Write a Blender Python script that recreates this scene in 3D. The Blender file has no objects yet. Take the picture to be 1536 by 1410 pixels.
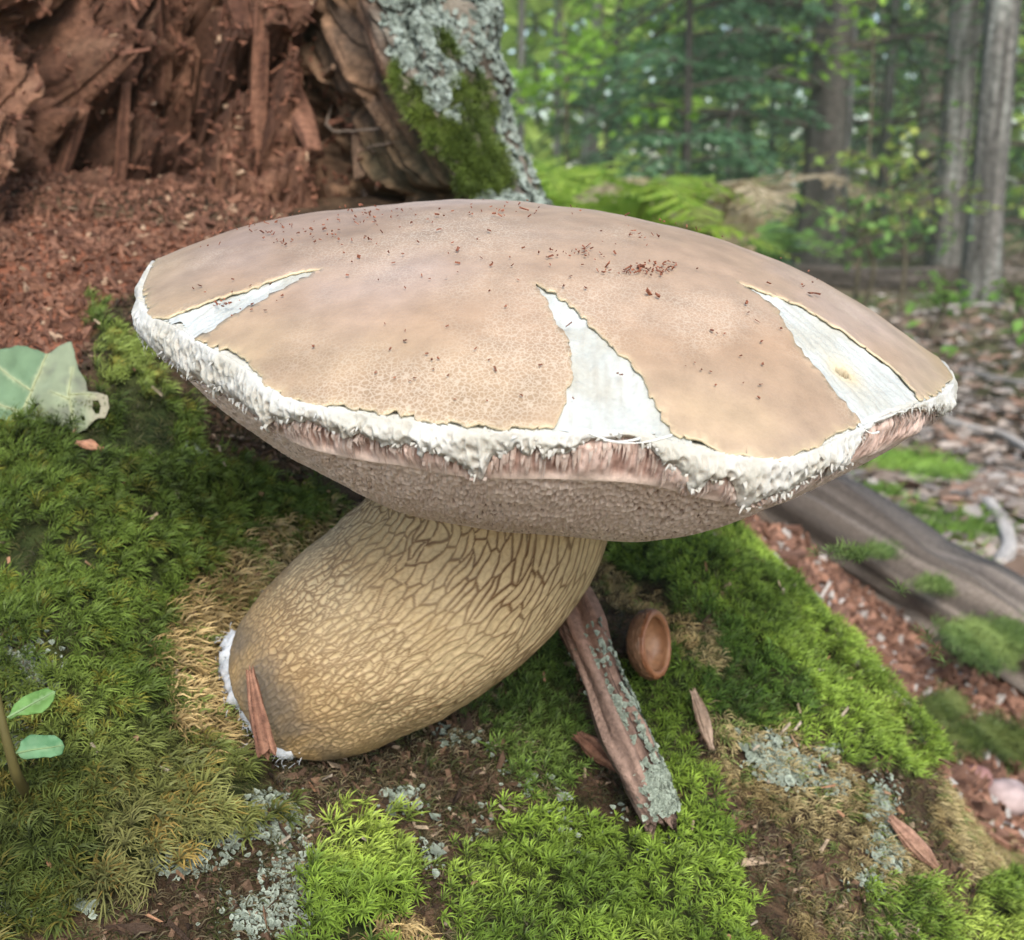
import bpy, math, random
import numpy as np
from mathutils import Vector, Matrix
from mathutils.geometry import delaunay_2d_cdt

# ------------------------------------------------------------------ camera, world, sun, exposure
scene = bpy.context.scene
LENS_PX = 1900.0                      # focal length measured in photograph pixels (photograph is 1536 wide)
PITCH = math.radians(12.6)
cam_data = bpy.data.cameras.new('camera')
cam_data.sensor_width = 36.0
cam_data.lens = LENS_PX / 1536.0 * 36.0
cam_data.clip_start = 0.01
cam_data.clip_end = 900.0
cam_data.dof.use_dof = True
cam_data.dof.focus_distance = 0.285
cam_data.dof.aperture_fstop = 27.0
cam = bpy.data.objects.new('camera', cam_data)
scene.collection.objects.link(cam)
cam.location = (0, 0, 0.5)
cam.rotation_euler = (math.pi / 2 - PITCH, 0, 0)
scene.camera = cam

SUN_EL, SUN_AZ = math.radians(40), math.radians(170)     # azimuth clockwise from +Y: behind the camera, to the right
world = bpy.data.worlds.new('World'); scene.world = world
world.use_nodes = True
wn = world.node_tree
bg = wn.nodes['Background']
sky = wn.nodes.new('ShaderNodeTexSky')
sky.sky_type = 'NISHITA'; sky.sun_disc = False
sky.sun_elevation = SUN_EL; sky.sun_rotation = SUN_AZ
sky.air_density = 1.0; sky.dust_density = 1.5; sky.ozone_density = 1.0
wn.links.new(sky.outputs[0], bg.inputs[0])
bg.inputs[1].default_value = 0.12
sun_data = bpy.data.lights.new('sun', 'SUN')
sun_data.energy = 1.9; sun_data.angle = math.radians(26); sun_data.color = (1.0, 0.955, 0.89)
sun = bpy.data.objects.new('sun', sun_data); scene.collection.objects.link(sun)
sd = Vector((math.sin(SUN_AZ) * math.cos(SUN_EL), math.cos(SUN_AZ) * math.cos(SUN_EL), math.sin(SUN_EL)))
sun.rotation_euler = sd.to_track_quat('Z', 'Y').to_euler()
sun.location = (0, 0, 6)
scene.view_settings.view_transform = 'Standard'
scene.view_settings.look = 'None'
scene.view_settings.gamma = 1.0
scene.view_settings.exposure = 1.45
scene.view_settings.use_curve_mapping = False
scene.cycles.use_denoising = True
scene.cycles.max_bounces = 6
scene.cycles.diffuse_bounces = 4

# ------------------------------------------------------------------ numeric helpers
rng = np.random.default_rng(7)
random.seed(7)
CAM = np.array([0, 0, .5])
FWD = np.array([0, math.cos(PITCH), -math.sin(PITCH)])
UPV = np.array([0, math.sin(PITCH), math.cos(PITCH)])
RGT = np.array([1., 0, 0])

def P(px, py, d):                     # the place seen at that spot of the photograph, d metres along the view axis
    px, py, d = np.asarray(px, float), np.asarray(py, float), np.asarray(d, float)
    return CAM + d[..., None] * (FWD + ((px - 768) / LENS_PX)[..., None] * RGT - ((py - 705) / LENS_PX)[..., None] * UPV)

def proj(w):
    q = w - CAM
    d = q @ FWD
    d = np.where(d < 1e-3, 1e-3, d)
    return 768 + LENS_PX * (q @ RGT) / d, 705 - LENS_PX * (q @ UPV) / d, d

def sstep(a, b, x):
    t = np.clip((x - a) / (b - a), 0, 1)
    return t * t * (3 - 2 * t)

def hsh(ix, iy, iz, k):
    s = np.sin(ix * 127.1 + iy * 311.7 + iz * 74.7 + k * 53.3) * 43758.5453
    return s - np.floor(s)

def vn(p, seed=0):                    # value noise, -1..1
    p = np.asarray(p, float)
    i = np.floor(p); f = p - i; f = f * f * (3 - 2 * f)
    out = 0
    for dx in (0, 1):
        wx = f[..., 0] if dx else 1 - f[..., 0]
        for dy in (0, 1):
            wy = f[..., 1] if dy else 1 - f[..., 1]
            for dz in (0, 1):
                wz = f[..., 2] if dz else 1 - f[..., 2]
                out = out + wx * wy * wz * hsh(i[..., 0] + dx, i[..., 1] + dy, i[..., 2] + dz, seed)
    return out * 2 - 1

def fbm(p, octv=4, seed=0, gain=.5):
    p = np.asarray(p, float); a, s, n = 1., 0, 0
    for o in range(octv):
        s = s + a * vn(p * 2 ** o + 17.3 * o, seed + o); n += a; a *= gain
    return s / n

def v3(x, y, z=0.):
    x, y, z = np.broadcast_arrays(np.asarray(x, float), np.asarray(y, float), np.asarray(z, float))
    return np.stack([x, y, z], -1)

def voro(u, v, seed=0, jit=.9, per=None):   # two nearest distances and a number per cell
    u, v = np.asarray(u, float), np.asarray(v, float)
    iu, iv = np.floor(u), np.floor(v)
    f1 = np.full(u.shape, 9.); f2 = np.full(u.shape, 9.); cid = np.zeros(u.shape)
    for du in (-1, 0, 1):
        for dv in (-1, 0, 1):
            cu, cv = iu + du, iv + dv
            hu = np.mod(cu, per) if per else cu
            x = cu + .5 + jit * (hsh(hu, cv, 0, seed) - .5)
            y = cv + .5 + jit * (hsh(hu, cv, 0, seed + 5) - .5)
            d = np.hypot(x - u, y - v)
            c = hsh(hu, cv, 0, seed + 9)
            n1 = d < f1
            f2 = np.where(n1, f1, np.minimum(f2, d))
            cid = np.where(n1, c, cid)
            f1 = np.where(n1, d, f1)
    return f1, f2, cid

def mix(a, b, t):
    t = np.asarray(t, float)[..., None]
    return np.asarray(a, float) * (1 - t) + np.asarray(b, float) * t

def inpoly(px, py, poly):
    px, py = np.asarray(px, float), np.asarray(py, float)
    r = np.zeros(px.shape, bool); n = len(poly)
    for i in range(n):
        x0, y0 = poly[i]; x1, y1 = poly[(i + 1) % n]
        if y0 == y1: continue
        c = ((y0 > py) != (y1 > py)) & (px < (x1 - x0) * (py - y0) / (y1 - y0) + x0)
        r ^= c
    return r

def unit(a):
    return a / np.maximum(np.linalg.norm(a, axis=-1, keepdims=True), 1e-12)

# ------------------------------------------------------------------ mesh helpers
COL = scene.collection

def mesh_data(name, verts, quads=None, tris=None, col=None, smooth=True):
    me = bpy.data.meshes.new(name)
    verts = np.asarray(verts, np.float32).reshape(-1, 3)
    q = np.zeros((0, 4), np.int32) if quads is None else np.asarray(quads, np.int32).reshape(-1, 4)
    t = np.zeros((0, 3), np.int32) if tris is None else np.asarray(tris, np.int32).reshape(-1, 3)
    me.vertices.add(len(verts)); me.vertices.foreach_set('co', verts.ravel())
    loops = np.concatenate([q.ravel(), t.ravel()])
    me.loops.add(len(loops)); me.loops.foreach_set('vertex_index', loops)
    st = np.concatenate([np.arange(len(q)) * 4, len(q) * 4 + np.arange(len(t)) * 3]).astype(np.int32)
    me.polygons.add(len(st)); me.polygons.foreach_set('loop_start', st)
    me.update(calc_edges=True)
    me.polygons.foreach_set('use_smooth', np.full(len(st), smooth))
    if col is not None:
        c = np.asarray(col, np.float32)
        if c.ndim == 1: c = np.tile(c, (len(verts), 1))
        c = c.reshape(-1, c.shape[-1])
        if c.shape[1] == 3: c = np.concatenate([c, np.ones((len(c), 1), np.float32)], 1)
        a = me.color_attributes.new('Col', 'FLOAT_COLOR', 'POINT')
        a.data.foreach_set('color', np.clip(c, 0, 1).astype(np.float32).ravel())
    me.validate()
    return me

def link(name, me, mat=None, parent=None, kind=None, label=None, cat=None, group=None):
    o = bpy.data.objects.new(name, me)
    COL.objects.link(o)
    if mat is not None and me is not None and not me.materials: me.materials.append(mat)
    if parent is not None: o.parent = parent
    tag(o, label, cat, group, kind)
    return o

def tag(o, label=None, cat=None, group=None, kind=None):
    if label: o['label'] = label
    if cat: o['category'] = cat
    if group: o['group'] = group
    if kind: o['kind'] = kind
    return o

def root(name, loc, label, cat, group=None):
    o = bpy.data.objects.new(name, None); COL.objects.link(o)
    o.location = Vector(loc); o.empty_display_size = .02
    return tag(o, label, cat, group)

def put(o, parent):                   # parent a mesh given in world coordinates
    o.parent = parent
    o.matrix_parent_inverse = parent_matrix(parent).inverted()
    return o

def parent_matrix(p):
    m = Matrix.LocRotScale(p.location, p.rotation_euler.to_quaternion(), p.scale)
    return (parent_matrix(p.parent) @ p.matrix_parent_inverse @ m) if p.parent else m

def gridq(nr, nc, wrap=False):        # rows x columns
    r, c = np.meshgrid(np.arange(nr - 1), np.arange(nc if wrap else nc - 1), indexing='ij')
    c2 = (c + 1) % nc
    return np.stack([r * nc + c, r * nc + c2, (r + 1) * nc + c2, (r + 1) * nc + c], -1).reshape(-1, 4)

def scatter(tv, tq, tt, pos, frames, scale, col, shade=None):
    k, n = len(tv), len(pos)
    sc = np.asarray(scale, float)
    if sc.ndim == 1: sc = sc[:, None]
    v = np.einsum('nij,nkj->nki', frames, tv[None] * sc[:, None, :]) + pos[:, None]
    off = (np.arange(n) * k)[:, None, None]
    q = (tq[None] + off).reshape(-1, 4) if tq is not None and len(tq) else None
    t = (tt[None] + off).reshape(-1, 3) if tt is not None and len(tt) else None
    c = np.repeat(col[:, None], k, 1)
    if shade is not None: c = c * shade[None]
    return v.reshape(-1, 3), q, t, c.reshape(-1, 3)

def join(parts):
    V, Q, T, K, o = [], [], [], [], 0
    for v, q, t, c in parts:
        V.append(v); K.append(c)
        if q is not None: Q.append(q + o)
        if t is not None: T.append(t + o)
        o += len(v)
    return (np.concatenate(V), np.concatenate(Q) if Q else None, np.concatenate(T) if T else None, np.concatenate(K))

def frames_from(z, xhint):            # columns are the local axes
    z = unit(z)
    x = xhint - (xhint * z).sum(-1, keepdims=True) * z
    x = unit(x)
    y = np.cross(z, x)
    return np.stack([x, y, z], -1)

def tube(path, rad, seg=10, cap=True, squash=None):
    path = np.asarray(path, float); n = len(path)
    rad = np.broadcast_to(np.asarray(rad, float), (n,))
    t = unit(np.gradient(path, axis=0))
    h = np.array([0, 0, 1.]) if abs(t[0][2]) < .8 else np.array([1., 0, 0])
    fr = frames_from(t, np.broadcast_to(h, t.shape))
    a = np.arange(seg) / seg * 2 * np.pi
    ring = np.cos(a)[None, :, None] * fr[:, None, :, 0] + np.sin(a)[None, :, None] * fr[:, None, :, 1]
    v = path[:, None] + ring * rad[:, None, None]
    q = gridq(n, seg, True)
    tris = None
    v = v.reshape(-1, 3)
    if cap:
        v = np.concatenate([v, path[:1], path[-1:]])
        i = np.arange(seg); j = (i + 1) % seg; b = n * seg
        tris = np.concatenate([np.stack([np.full(seg, b), j, i], -1), np.stack([np.full(seg, b + 1), (n - 1) * seg + i, (n - 1) * seg + j], -1)])
    return v, q, tris, (a, np.linspace(0, 1, n), ring)

def spline(pts, n):
    pts = np.asarray(pts, float); m = len(pts)
    p = np.concatenate([[2 * pts[0] - pts[1]], pts, [2 * pts[-1] - pts[-2]]])
    s = np.linspace(0, m - 1 - 1e-9, n) if np.ndim(n) == 0 else np.minimum(n, m - 1 - 1e-9)
    i = s.astype(int); f = (s - i)[:, None]
    a, b, c, d = p[i], p[i + 1], p[i + 2], p[i + 3]
    return .5 * (2 * b + (c - a) * f + (2 * a - 5 * b + 4 * c - d) * f ** 2 + (3 * b - a - 3 * c + d) * f ** 3)

# ------------------------------------------------------------------ materials (all procedural)
def material(name, rough=.8, spec=.3, color=None, var=.25, vscale=300., bump=.3, bscale=900., bdist=.0004, trans=0., sss=0., sssr=.003, extra=None):
    m = bpy.data.materials.new(name); m.use_nodes = True
    nt = m.node_tree; N, L = nt.nodes, nt.links
    b = N['Principled BSDF']
    b.inputs['Roughness'].default_value = rough
    b.inputs['Specular IOR Level'].default_value = spec
    tc = N.new('ShaderNodeTexCoord')
    if color is None:
        at = N.new('ShaderNodeVertexColor'); at.layer_name = 'Col'; base = at.outputs['Color']
    else:
        rg = N.new('ShaderNodeRGB'); rg.outputs[0].default_value = (*color, 1); base = rg.outputs[0]
    if var > 0:
        nz = N.new('ShaderNodeTexNoise'); nz.inputs['Scale'].default_value = vscale; nz.inputs['Detail'].default_value = 5
        L.new(tc.outputs['Object'], nz.inputs['Vector'])
        mr = N.new('ShaderNodeMapRange'); mr.inputs[1].default_value = .3; mr.inputs[2].default_value = .7
        mr.inputs[3].default_value = 1 - var; mr.inputs[4].default_value = 1 + var
        L.new(nz.outputs[0], mr.inputs[0])
        mu = N.new('ShaderNodeVectorMath'); mu.operation = 'SCALE'
        L.new(base, mu.inputs[0]); L.new(mr.outputs[0], mu.inputs['Scale'])
        base = mu.outputs[0]
    if extra: base = extra(nt, tc, base)
    L.new(base, b.inputs['Base Color'])
    if sss > 0:
        b.inputs['Subsurface Weight'].default_value = sss
        b.inputs['Subsurface Radius'].default_value = (1, .6, .4)
        b.inputs['Subsurface Scale'].default_value = sssr
    if bump > 0:
        nb = N.new('ShaderNodeTexNoise'); nb.inputs['Scale'].default_value = bscale; nb.inputs['Detail'].default_value = 6
        L.new(tc.outputs['Object'], nb.inputs['Vector'])
        bp = N.new('ShaderNodeBump'); bp.inputs['Strength'].default_value = bump; bp.inputs['Distance'].default_value = bdist
        L.new(nb.outputs[0], bp.inputs['Height']); L.new(bp.outputs[0], b.inputs['Normal'])
    if trans > 0:
        tr = N.new('ShaderNodeBsdfTranslucent'); L.new(base, tr.inputs[0])
        mx = N.new('ShaderNodeMixShader'); mx.inputs[0].default_value = trans
        L.new(b.outputs[0], mx.inputs[1]); L.new(tr.outputs[0], mx.inputs[2])
        L.new(mx.outputs[0], N['Material Output'].inputs[0])
    return m

def skin_cracks(nt, tc, base):        # fine pale crazing of the cap skin, in patches
    N, L = nt.nodes, nt.links
    wz = N.new('ShaderNodeTexNoise'); wz.inputs['Scale'].default_value = 500; wz.inputs['Detail'].default_value = 2
    L.new(tc.outputs['Object'], wz.inputs['Vector'])
    ad = N.new('ShaderNodeVectorMath'); ad.operation = 'SCALE'; ad.inputs['Scale'].default_value = .0016
    L.new(wz.outputs['Color'], ad.inputs[0])
    a2 = N.new('ShaderNodeVectorMath'); a2.operation = 'ADD'
    L.new(tc.outputs['Object'], a2.inputs[0]); L.new(ad.outputs[0], a2.inputs[1])
    vo = N.new('ShaderNodeTexVoronoi'); vo.feature = 'DISTANCE_TO_EDGE'; vo.inputs['Scale'].default_value = 1050
    L.new(a2.outputs[0], vo.inputs['Vector'])
    mr = N.new('ShaderNodeMapRange'); mr.inputs[1].default_value = .04; mr.inputs[2].default_value = .14; mr.inputs[3].default_value = 1; mr.inputs[4].default_value = 0
    L.new(vo.outputs[0], mr.inputs[0])
    nz = N.new('ShaderNodeTexNoise'); nz.inputs['Scale'].default_value = 26; nz.inputs['Detail'].default_value = 4
    L.new(tc.outputs['Object'], nz.inputs['Vector'])
    m2 = N.new('ShaderNodeMapRange'); m2.inputs[1].default_value = .46; m2.inputs[2].default_value = .64; m2.inputs[3].default_value = 0.04; m2.inputs[4].default_value = .42
    L.new(nz.outputs[0], m2.inputs[0])
    mm = N.new('ShaderNodeMath'); mm.operation = 'MULTIPLY'; L.new(mr.outputs[0], mm.inputs[0]); L.new(m2.outputs[0], mm.inputs[1])
    mc = N.new('ShaderNodeMix'); mc.data_type = 'RGBA'
    L.new(mm.outputs[0], mc.inputs[0]); L.new(base, mc.inputs[6]); mc.inputs[7].default_value = (.56, .48, .38, 1)
    return mc.outputs[2]

M_SKIN = material('cap_skin', .5, .35, var=.15, vscale=130, bump=.55, bscale=900, bdist=.0003, extra=skin_cracks)
M_FLESH = material('white_flesh', .85, .2, var=.06, vscale=900, bump=.45, bscale=1100, bdist=.0005, sss=.12, sssr=.003)
M_TUBE = material('pink_tubes', .8, .25, var=.12, vscale=900, bump=.3, bscale=2500, bdist=.0003)
M_STEM = material('stem', .6, .35, var=.10, vscale=500, bump=.35, bscale=2200, bdist=.0003)
M_MOSS = material('moss', .6, .3, var=.0, bump=0, trans=.2)
M_SOIL = material('rotten_soil', .95, .15, var=.5, vscale=160, bump=1., bscale=500, bdist=.003)
M_WOOD = material('rotten_wood', .9, .2, var=.35, vscale=260, bump=1., bscale=700, bdist=.0018)
M_CHIP = material('wood_chip', .85, .2, var=.3, vscale=500, bump=.8, bscale=1400, bdist=.0008)
M_LICHEN = material('lichen', .95, .1, var=.2, vscale=900, bump=.6, bscale=2500, bdist=.0004)
M_BARK = material('tree_bark', .95, .15, var=.45, vscale=38, bump=1., bscale=45, bdist=.012)
M_LEAF = material('leaf', .7, .2, var=.14, vscale=160, bump=.4, bscale=900, bdist=.0003, trans=.25)
M_FOLIAGE = material('foliage', .6, .25, var=0, bump=0, trans=.45)
M_LITTER = material('leaf_litter', .8, .25, var=.2, vscale=60, bump=.4, bscale=200, bdist=.001, trans=.1)
M_ACORN = material('acorn_cup', .45, .45, var=.15, vscale=500, bump=.3, bscale=2500, bdist=.0003)
M_STONE = material('pebble', .6, .4, var=.12, vscale=300, bump=.2, bscale=900, bdist=.0005)
M_GROUND = material('forest_floor', .95, .1, var=.5, vscale=9, bump=1., bscale=40, bdist=.02)

# ------------------------------------------------------------------ terrain: the mossy root mound and the forest floor
CTRL = np.array([
    (-120, 1450, .29), (0, 1400, .30), (0, 1150, .325), (0, 900, .37), (0, 650, .42), (0, 560, .45), (0, 450, .52), (0, 330, .60),
    (-150, 1100, .34), (-150, 700, .42), (-150, 450, .53), (-150, 300, .62),
    (200, 1450, .295), (200, 1150, .33), (200, 900, .37), (200, 650, .42), (200, 500, .47), (200, 380, .56), (200, 280, .66),
    (400, 1450, .305), (400, 1200, .34), (400, 1050, .372), (400, 850, .415), (420, 700, .45), (400, 400, .60), (400, 300, .70),
    (600, 1450, .315), (600, 1200, .355), (600, 1000, .405), (600, 800, .455), (600, 500, .58), (650, 320, .72),
    (800, 1450, .32), (800, 1200, .365), (800, 1000, .412), (830, 850, .46), (800, 600, .58),
    (1000, 1450, .325), (1000, 1200, .368), (980, 970, .415), (1000, 850, .46), (1000, 795, .49),
    (1150, 1450, .33), (1200, 1200, .385), (1150, 1000, .43), (1130, 860, .475), (1120, 835, .50),
    (1280, 1020, .455), (1370, 1130, .435), (1330, 1300, .375), (1300, 1450, .35), (1420, 1450, .375),
    (1250, 880, .92), (1350, 960, .90), (1450, 1080, .80), (1536, 1160, .76), (1490, 1300, .56), (1560, 1400, .48), (1600, 1500, .44),
    (1180, 800, 1.10), (1400, 850, 1.2), (1560, 800, 1.4), (1560, 1000, .98), (1000, 700, 1.1), (1250, 700, 1.5),
    (-300, 800, .45), (-300, 1400, .32), (-300, 350, .65), (600, 1700, .27), (0, 1700, .26), (1200, 1700, .28)], float)
cw = P(CTRL[:, 0], CTRL[:, 1], CTRL[:, 2])
extra_pts = np.array([(-.9, .3, .25), (-.9, .9, .2), (-.4, 1.2, .15), (.2, 1.3, .1), (.9, .5, .12), (.9, 1.1, .1), (.6, .3, .12), (.4, .12, .15), (-.4, .05, .2), (0, -.05, .18), (.3, -.3, .1), (-.3, -.3, .15)], float)
cw = np.concatenate([cw, extra_pts])

def tps_fit(p, z, lam=2e-5):
    n = len(p)
    d2 = ((p[:, None] - p[None]) ** 2).sum(-1) + 1e-12
    K = .5 * d2 * np.log(d2) + np.eye(n) * lam
    A = np.zeros((n + 3, n + 3)); A[:n, :n] = K
    A[:n, n] = 1; A[:n, n + 1:] = p; A[n, :n] = 1; A[n + 1:, :n] = p.T
    return np.linalg.solve(A, np.concatenate([z, np.zeros(3)]))
TW = tps_fit(cw[:, :2], cw[:, 2])

def tps(x, y):
    sh = np.shape(x); q = np.stack([np.ravel(x), np.ravel(y)], -1); out = np.empty(len(q)); p = cw[:, :2]
    for a in range(0, len(q), 20000):
        b = q[a:a + 20000]
        d2 = ((b[:, None] - p[None]) ** 2).sum(-1) + 1e-12
        out[a:a + 20000] = .5 * (d2 * np.log(d2)) @ TW[:len(p)] + TW[len(p)] + b @ TW[len(p) + 1:]
    return out.reshape(sh)

def hgt(x, y, fine=True):
    x, y = np.asarray(x, float), np.asarray(y, float)
    r = np.hypot(x * .9, y - .4)
    w = 1 - sstep(.9, 2.0, r)
    near = np.where(w > 0, np.clip(tps(np.clip(x, -1.3, 1.3), np.clip(y, -.9, 1.7)), -.05, .55), 0)
    far = .05 * fbm(v3(x * .35, y * .35), 3, 3) * sstep(2, 6, r)
    z = w * near + (1 - w) * far
    if fine:
        f = np.exp(-(r / .8) ** 2)
        z = z + f * (.006 * fbm(v3(x * 28, y * 28), 4, 11) + .0022 * fbm(v3(x * 130, y * 130), 3, 12))
        z = z + (1 - f) * .012 * fbm(v3(x * 9, y * 9), 3, 13) * np.exp(-(r / 5) ** 2)
    return z

NX0, NX1, NY0, NY1, STEP = -.40, .62, .10, 1.45, .0055
gx = np.arange(NX0, NX1, STEP); gy = np.arange(NY0, NY1, STEP)
GX, GY = np.meshgrid(gx, gy)
GZ = hgt(GX, GY)

def hz(x, y):                         # the built mound's height
    fx = np.clip((x - NX0) / STEP, 0, len(gx) - 1.001); fy = np.clip((y - NY0) / STEP, 0, len(gy) - 1.001)
    i, j = fx.astype(int), fy.astype(int); a, b = fx - i, fy - j
    return (GZ[j, i] * (1 - a) * (1 - b) + GZ[j, i + 1] * a * (1 - b) + GZ[j + 1, i] * (1 - a) * b + GZ[j + 1, i + 1] * a * b)

def hnorm(x, y, e=.004):
    return unit(np.stack([hz(x - e, y) - hz(x + e, y), hz(x, y - e) - hz(x, y + e), np.full(np.shape(x), 2 * e)], -1))

def surf(x, y):
    inside = (x > NX0) & (x < NX1) & (y > NY0) & (y < NY1)
    h = np.where(inside, hz(x, y), 0)
    out = ~inside
    if out.any(): h[out] = hfar(x[out], y[out])
    return h

def ground_at(px, py, lift=0.):       # where that line of sight meets the mound or the floor
    px, py = np.atleast_1d(np.asarray(px, float)), np.atleast_1d(np.asarray(py, float))
    d = np.concatenate([np.linspace(.22, 1.3, 260), np.geomspace(1.3, 40, 160)[1:]])
    w = P(px[:, None], py[:, None], np.broadcast_to(d, (len(px), len(d))))
    e = w[..., 2] - surf(w[..., 0], w[..., 1]) - lift
    g = e < 0
    k = np.where(g.any(1), g.argmax(1), len(d) - 1); k = np.maximum(k, 1)
    i = np.arange(len(px)); e0, e1 = e[i, k - 1], e[i, k]
    f = np.clip(e0 / np.maximum(e0 - e1, 1e-9), 0, 1)
    return w[i, k - 1] * (1 - f[:, None]) + w[i, k] * f[:, None]

CXN = np.arange(-8, 12.01, .08); CYN = np.arange(-.5, 42, .08)
CG = hgt(*np.meshgrid(CXN, CYN))
def hfar(x, y):
    fx = np.clip((x + 8) / .08, 0, len(CXN) - 1.001); fy = np.clip((y + .5) / .08, 0, len(CYN) - 1.001)
    i, j = fx.astype(int), fy.astype(int); a, b = fx - i, fy - j
    return CG[j, i] * (1 - a) * (1 - b) + CG[j, i + 1] * a * (1 - b) + CG[j + 1, i] * (1 - a) * b + CG[j + 1, i + 1] * a * b

# regions of the mound, drawn as outlines over the ground's own surface
SPOT = {
 'green': [[(130, 460), (200, 520), (330, 680), (510, 750), (430, 830), (330, 825), (255, 930), (232, 1000), (255, 1080), (330, 1140), (410, 1170), (430, 1230), (330, 1250), (280, 1300), (170, 1350), (-250, 1500), (-250, 640), (130, 645), (165, 570)]],
 'tan': [[(400, 790), (540, 760), (480, 830), (410, 880), (365, 940), (355, 1010), (375, 1070), (330, 1140), (275, 1120), (228, 1000), (240, 930), (300, 850), (350, 820)],
         [(885, 820), (920, 840), (960, 900), (1000, 925), (1075, 955), (1080, 1000), (1030, 1000), (960, 930), (900, 900)],
         [(1050, 1060), (1150, 1090), (1280, 1150), (1370, 1260), (1400, 1320), (1300, 1320), (1180, 1260), (1090, 1200)],
         [(1400, 1170), (1460, 1210), (1540, 1290), (1540, 1330), (1440, 1300), (1390, 1230)],
         [(560, 1380), (620, 1375), (640, 1430), (560, 1430)], [(1190, 1330), (1260, 1350), (1280, 1420), (1190, 1420)]],
 'bright': [[(470, 1290), (520, 1225), (580, 1235), (622, 1330), (610, 1385), (560, 1450), (440, 1450), (450, 1340)],
            [(650, 1300), (760, 1225), (830, 1195), (900, 1230), (960, 1245), (1060, 1180), (1100, 1260), (1115, 1330), (1160, 1450), (680, 1450)],
            [(940, 800), (1040, 782), (1130, 820), (1210, 890), (1300, 1020), (1395, 1130), (1370, 1180), (1290, 1150), (1230, 1100), (1160, 1110), (1090, 1070), (1020, 1100), (1060, 1190), (1000, 1190), (930, 1010), (1000, 930), (1080, 960), (1120, 1000), (1060, 920), (970, 880)],
            [(890, 800), (950, 790), (1000, 860), (960, 880), (900, 830)],
            [(1290, 1310), (1400, 1330), (1420, 1450), (1300, 1450)], [(1465, 1310), (1600, 1280), (1600, 1500), (1440, 1450)],
            [(800, 990), (850, 940), (870, 1040), (880, 1110), (850, 1200), (790, 1190), (720, 1080)]],
 'bare': [[(390, 1120), (520, 1145), (680, 1090), (760, 1060), (800, 1110), (820, 1180), (740, 1230), (660, 1300), (610, 1270), (570, 1220), (510, 1220), (460, 1290), (420, 1290)],
          [(1095, 1230), (1200, 1290), (1340, 1400), (1340, 1450), (1280, 1420), (1180, 1330), (1100, 1290)],
          [(150, 1370), (330, 1260), (460, 1290), (450, 1450), (100, 1450)],
          [(620, 1340), (670, 1330), (690, 1420), (620, 1420)], [(-200, 880), (60, 880), (70, 1060), (0, 1150), (-200, 1150)],
          [(1040, 870), (1090, 880), (1100, 930), (1060, 950), (1030, 910)]],
 'crumb': [[(-300, 250), (520, 250), (420, 330), (250, 390), (200, 440), (150, 470), (130, 530), (110, 560), (-300, 640)]],
 'chips': [[(1090, 780), (1190, 800), (1300, 900), (1420, 990), (1560, 1040), (1600, 1330), (1480, 1260), (1400, 1160), (1300, 1020), (1200, 880), (1130, 815)]],
}
def spot(kind, px, py, wob=14, seed=40):
    s = .012
    qx = px + wob * fbm(v3(px * s, py * s, 1.), 3, seed); qy = py + wob * fbm(v3(px * s, py * s, 7.), 3, seed + 5)
    r = np.zeros(np.shape(px), bool)
    for poly in SPOT[kind]: r |= inpoly(qx, qy, poly)
    return r

gw = v3(GX, GY, GZ)
gpx, gpy, gd = proj(gw.reshape(-1, 3)); gpx = gpx.reshape(GX.shape); gpy = gpy.reshape(GX.shape); gd = gd.reshape(GX.shape)
n1 = fbm(v3(GX * 60, GY * 60), 4, 21); n2 = fbm(v3(GX * 14, GY * 14), 3, 22)
gc = mix((.035, .022, .013), (.10, .062, .036), sstep(-.5, .6, n1))
near_front = GY < .62
gc = np.where((spot('crumb', gpx, gpy) & near_front)[..., None], mix((.13, .046, .024), (.28, .115, .066), sstep(-.5, .5, n1)), gc)
gc = np.where(((spot('green', gpx, gpy) | spot('bright', gpx, gpy)) & near_front)[..., None], mix((.02, .03, .008), (.05, .06, .018), sstep(-.5, .5, n1)), gc)
gc = np.where((spot('chips', gpx, gpy) & (GY > .45))[..., None], mix((.13, .05, .03), (.30, .14, .09), sstep(-.5, .5, n1)), gc)
far_m = sstep(.8, 1.1, GY)
gc = gc * (1 - far_m[..., None]) + far_m[..., None] * mix((.07, .05, .035), (.22, .17, .13), sstep(-.4, .5, n1))
link('mound', mesh_data('mound', gw, gridq(len(gy), len(gx)), col=gc), M_SOIL, kind='structure')

# the wider floor, out to the horizon, sunk a little under the mound's sheet
rr = np.concatenate([np.linspace(0, 3, 60), np.geomspace(3, 500, 70)[1:]]); ta = np.linspace(0, 2 * np.pi, 121)[:-1]
FXg, FYg = rr[:, None] * np.cos(ta), .7 + rr[:, None] * np.sin(ta)
FZg = hgt(FXg, FYg)
edge = np.minimum.reduce([FXg - NX0, NX1 - FXg, FYg - NY0, NY1 - FYg])
FZg = FZg - .07 * sstep(-.02, .12, edge) - .004
fc = mix((.075, .052, .036), (.24, .18, .13), sstep(-.4, .5, fbm(v3(FXg * 2.2, FYg * 2.2), 4, 31)))
fc = mix(fc, (.07, .12, .025), sstep(.0, .4, fbm(v3(FXg * .5, FYg * .5), 3, 32)) * .8)
fc = mix(fc, (.40, .33, .20), sstep(.1, .5, fbm(v3(FXg * .16, FYg * .16), 2, 33)) * sstep(7, 12, np.hypot(FXg, FYg)) * .8)  # sunlit tan patches of the far floor, painted into its colour
link('forest_floor', mesh_data('forest_floor', v3(FXg, FYg, FZg), gridq(len(rr), 120, True), col=fc), M_GROUND, kind='structure')

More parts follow.
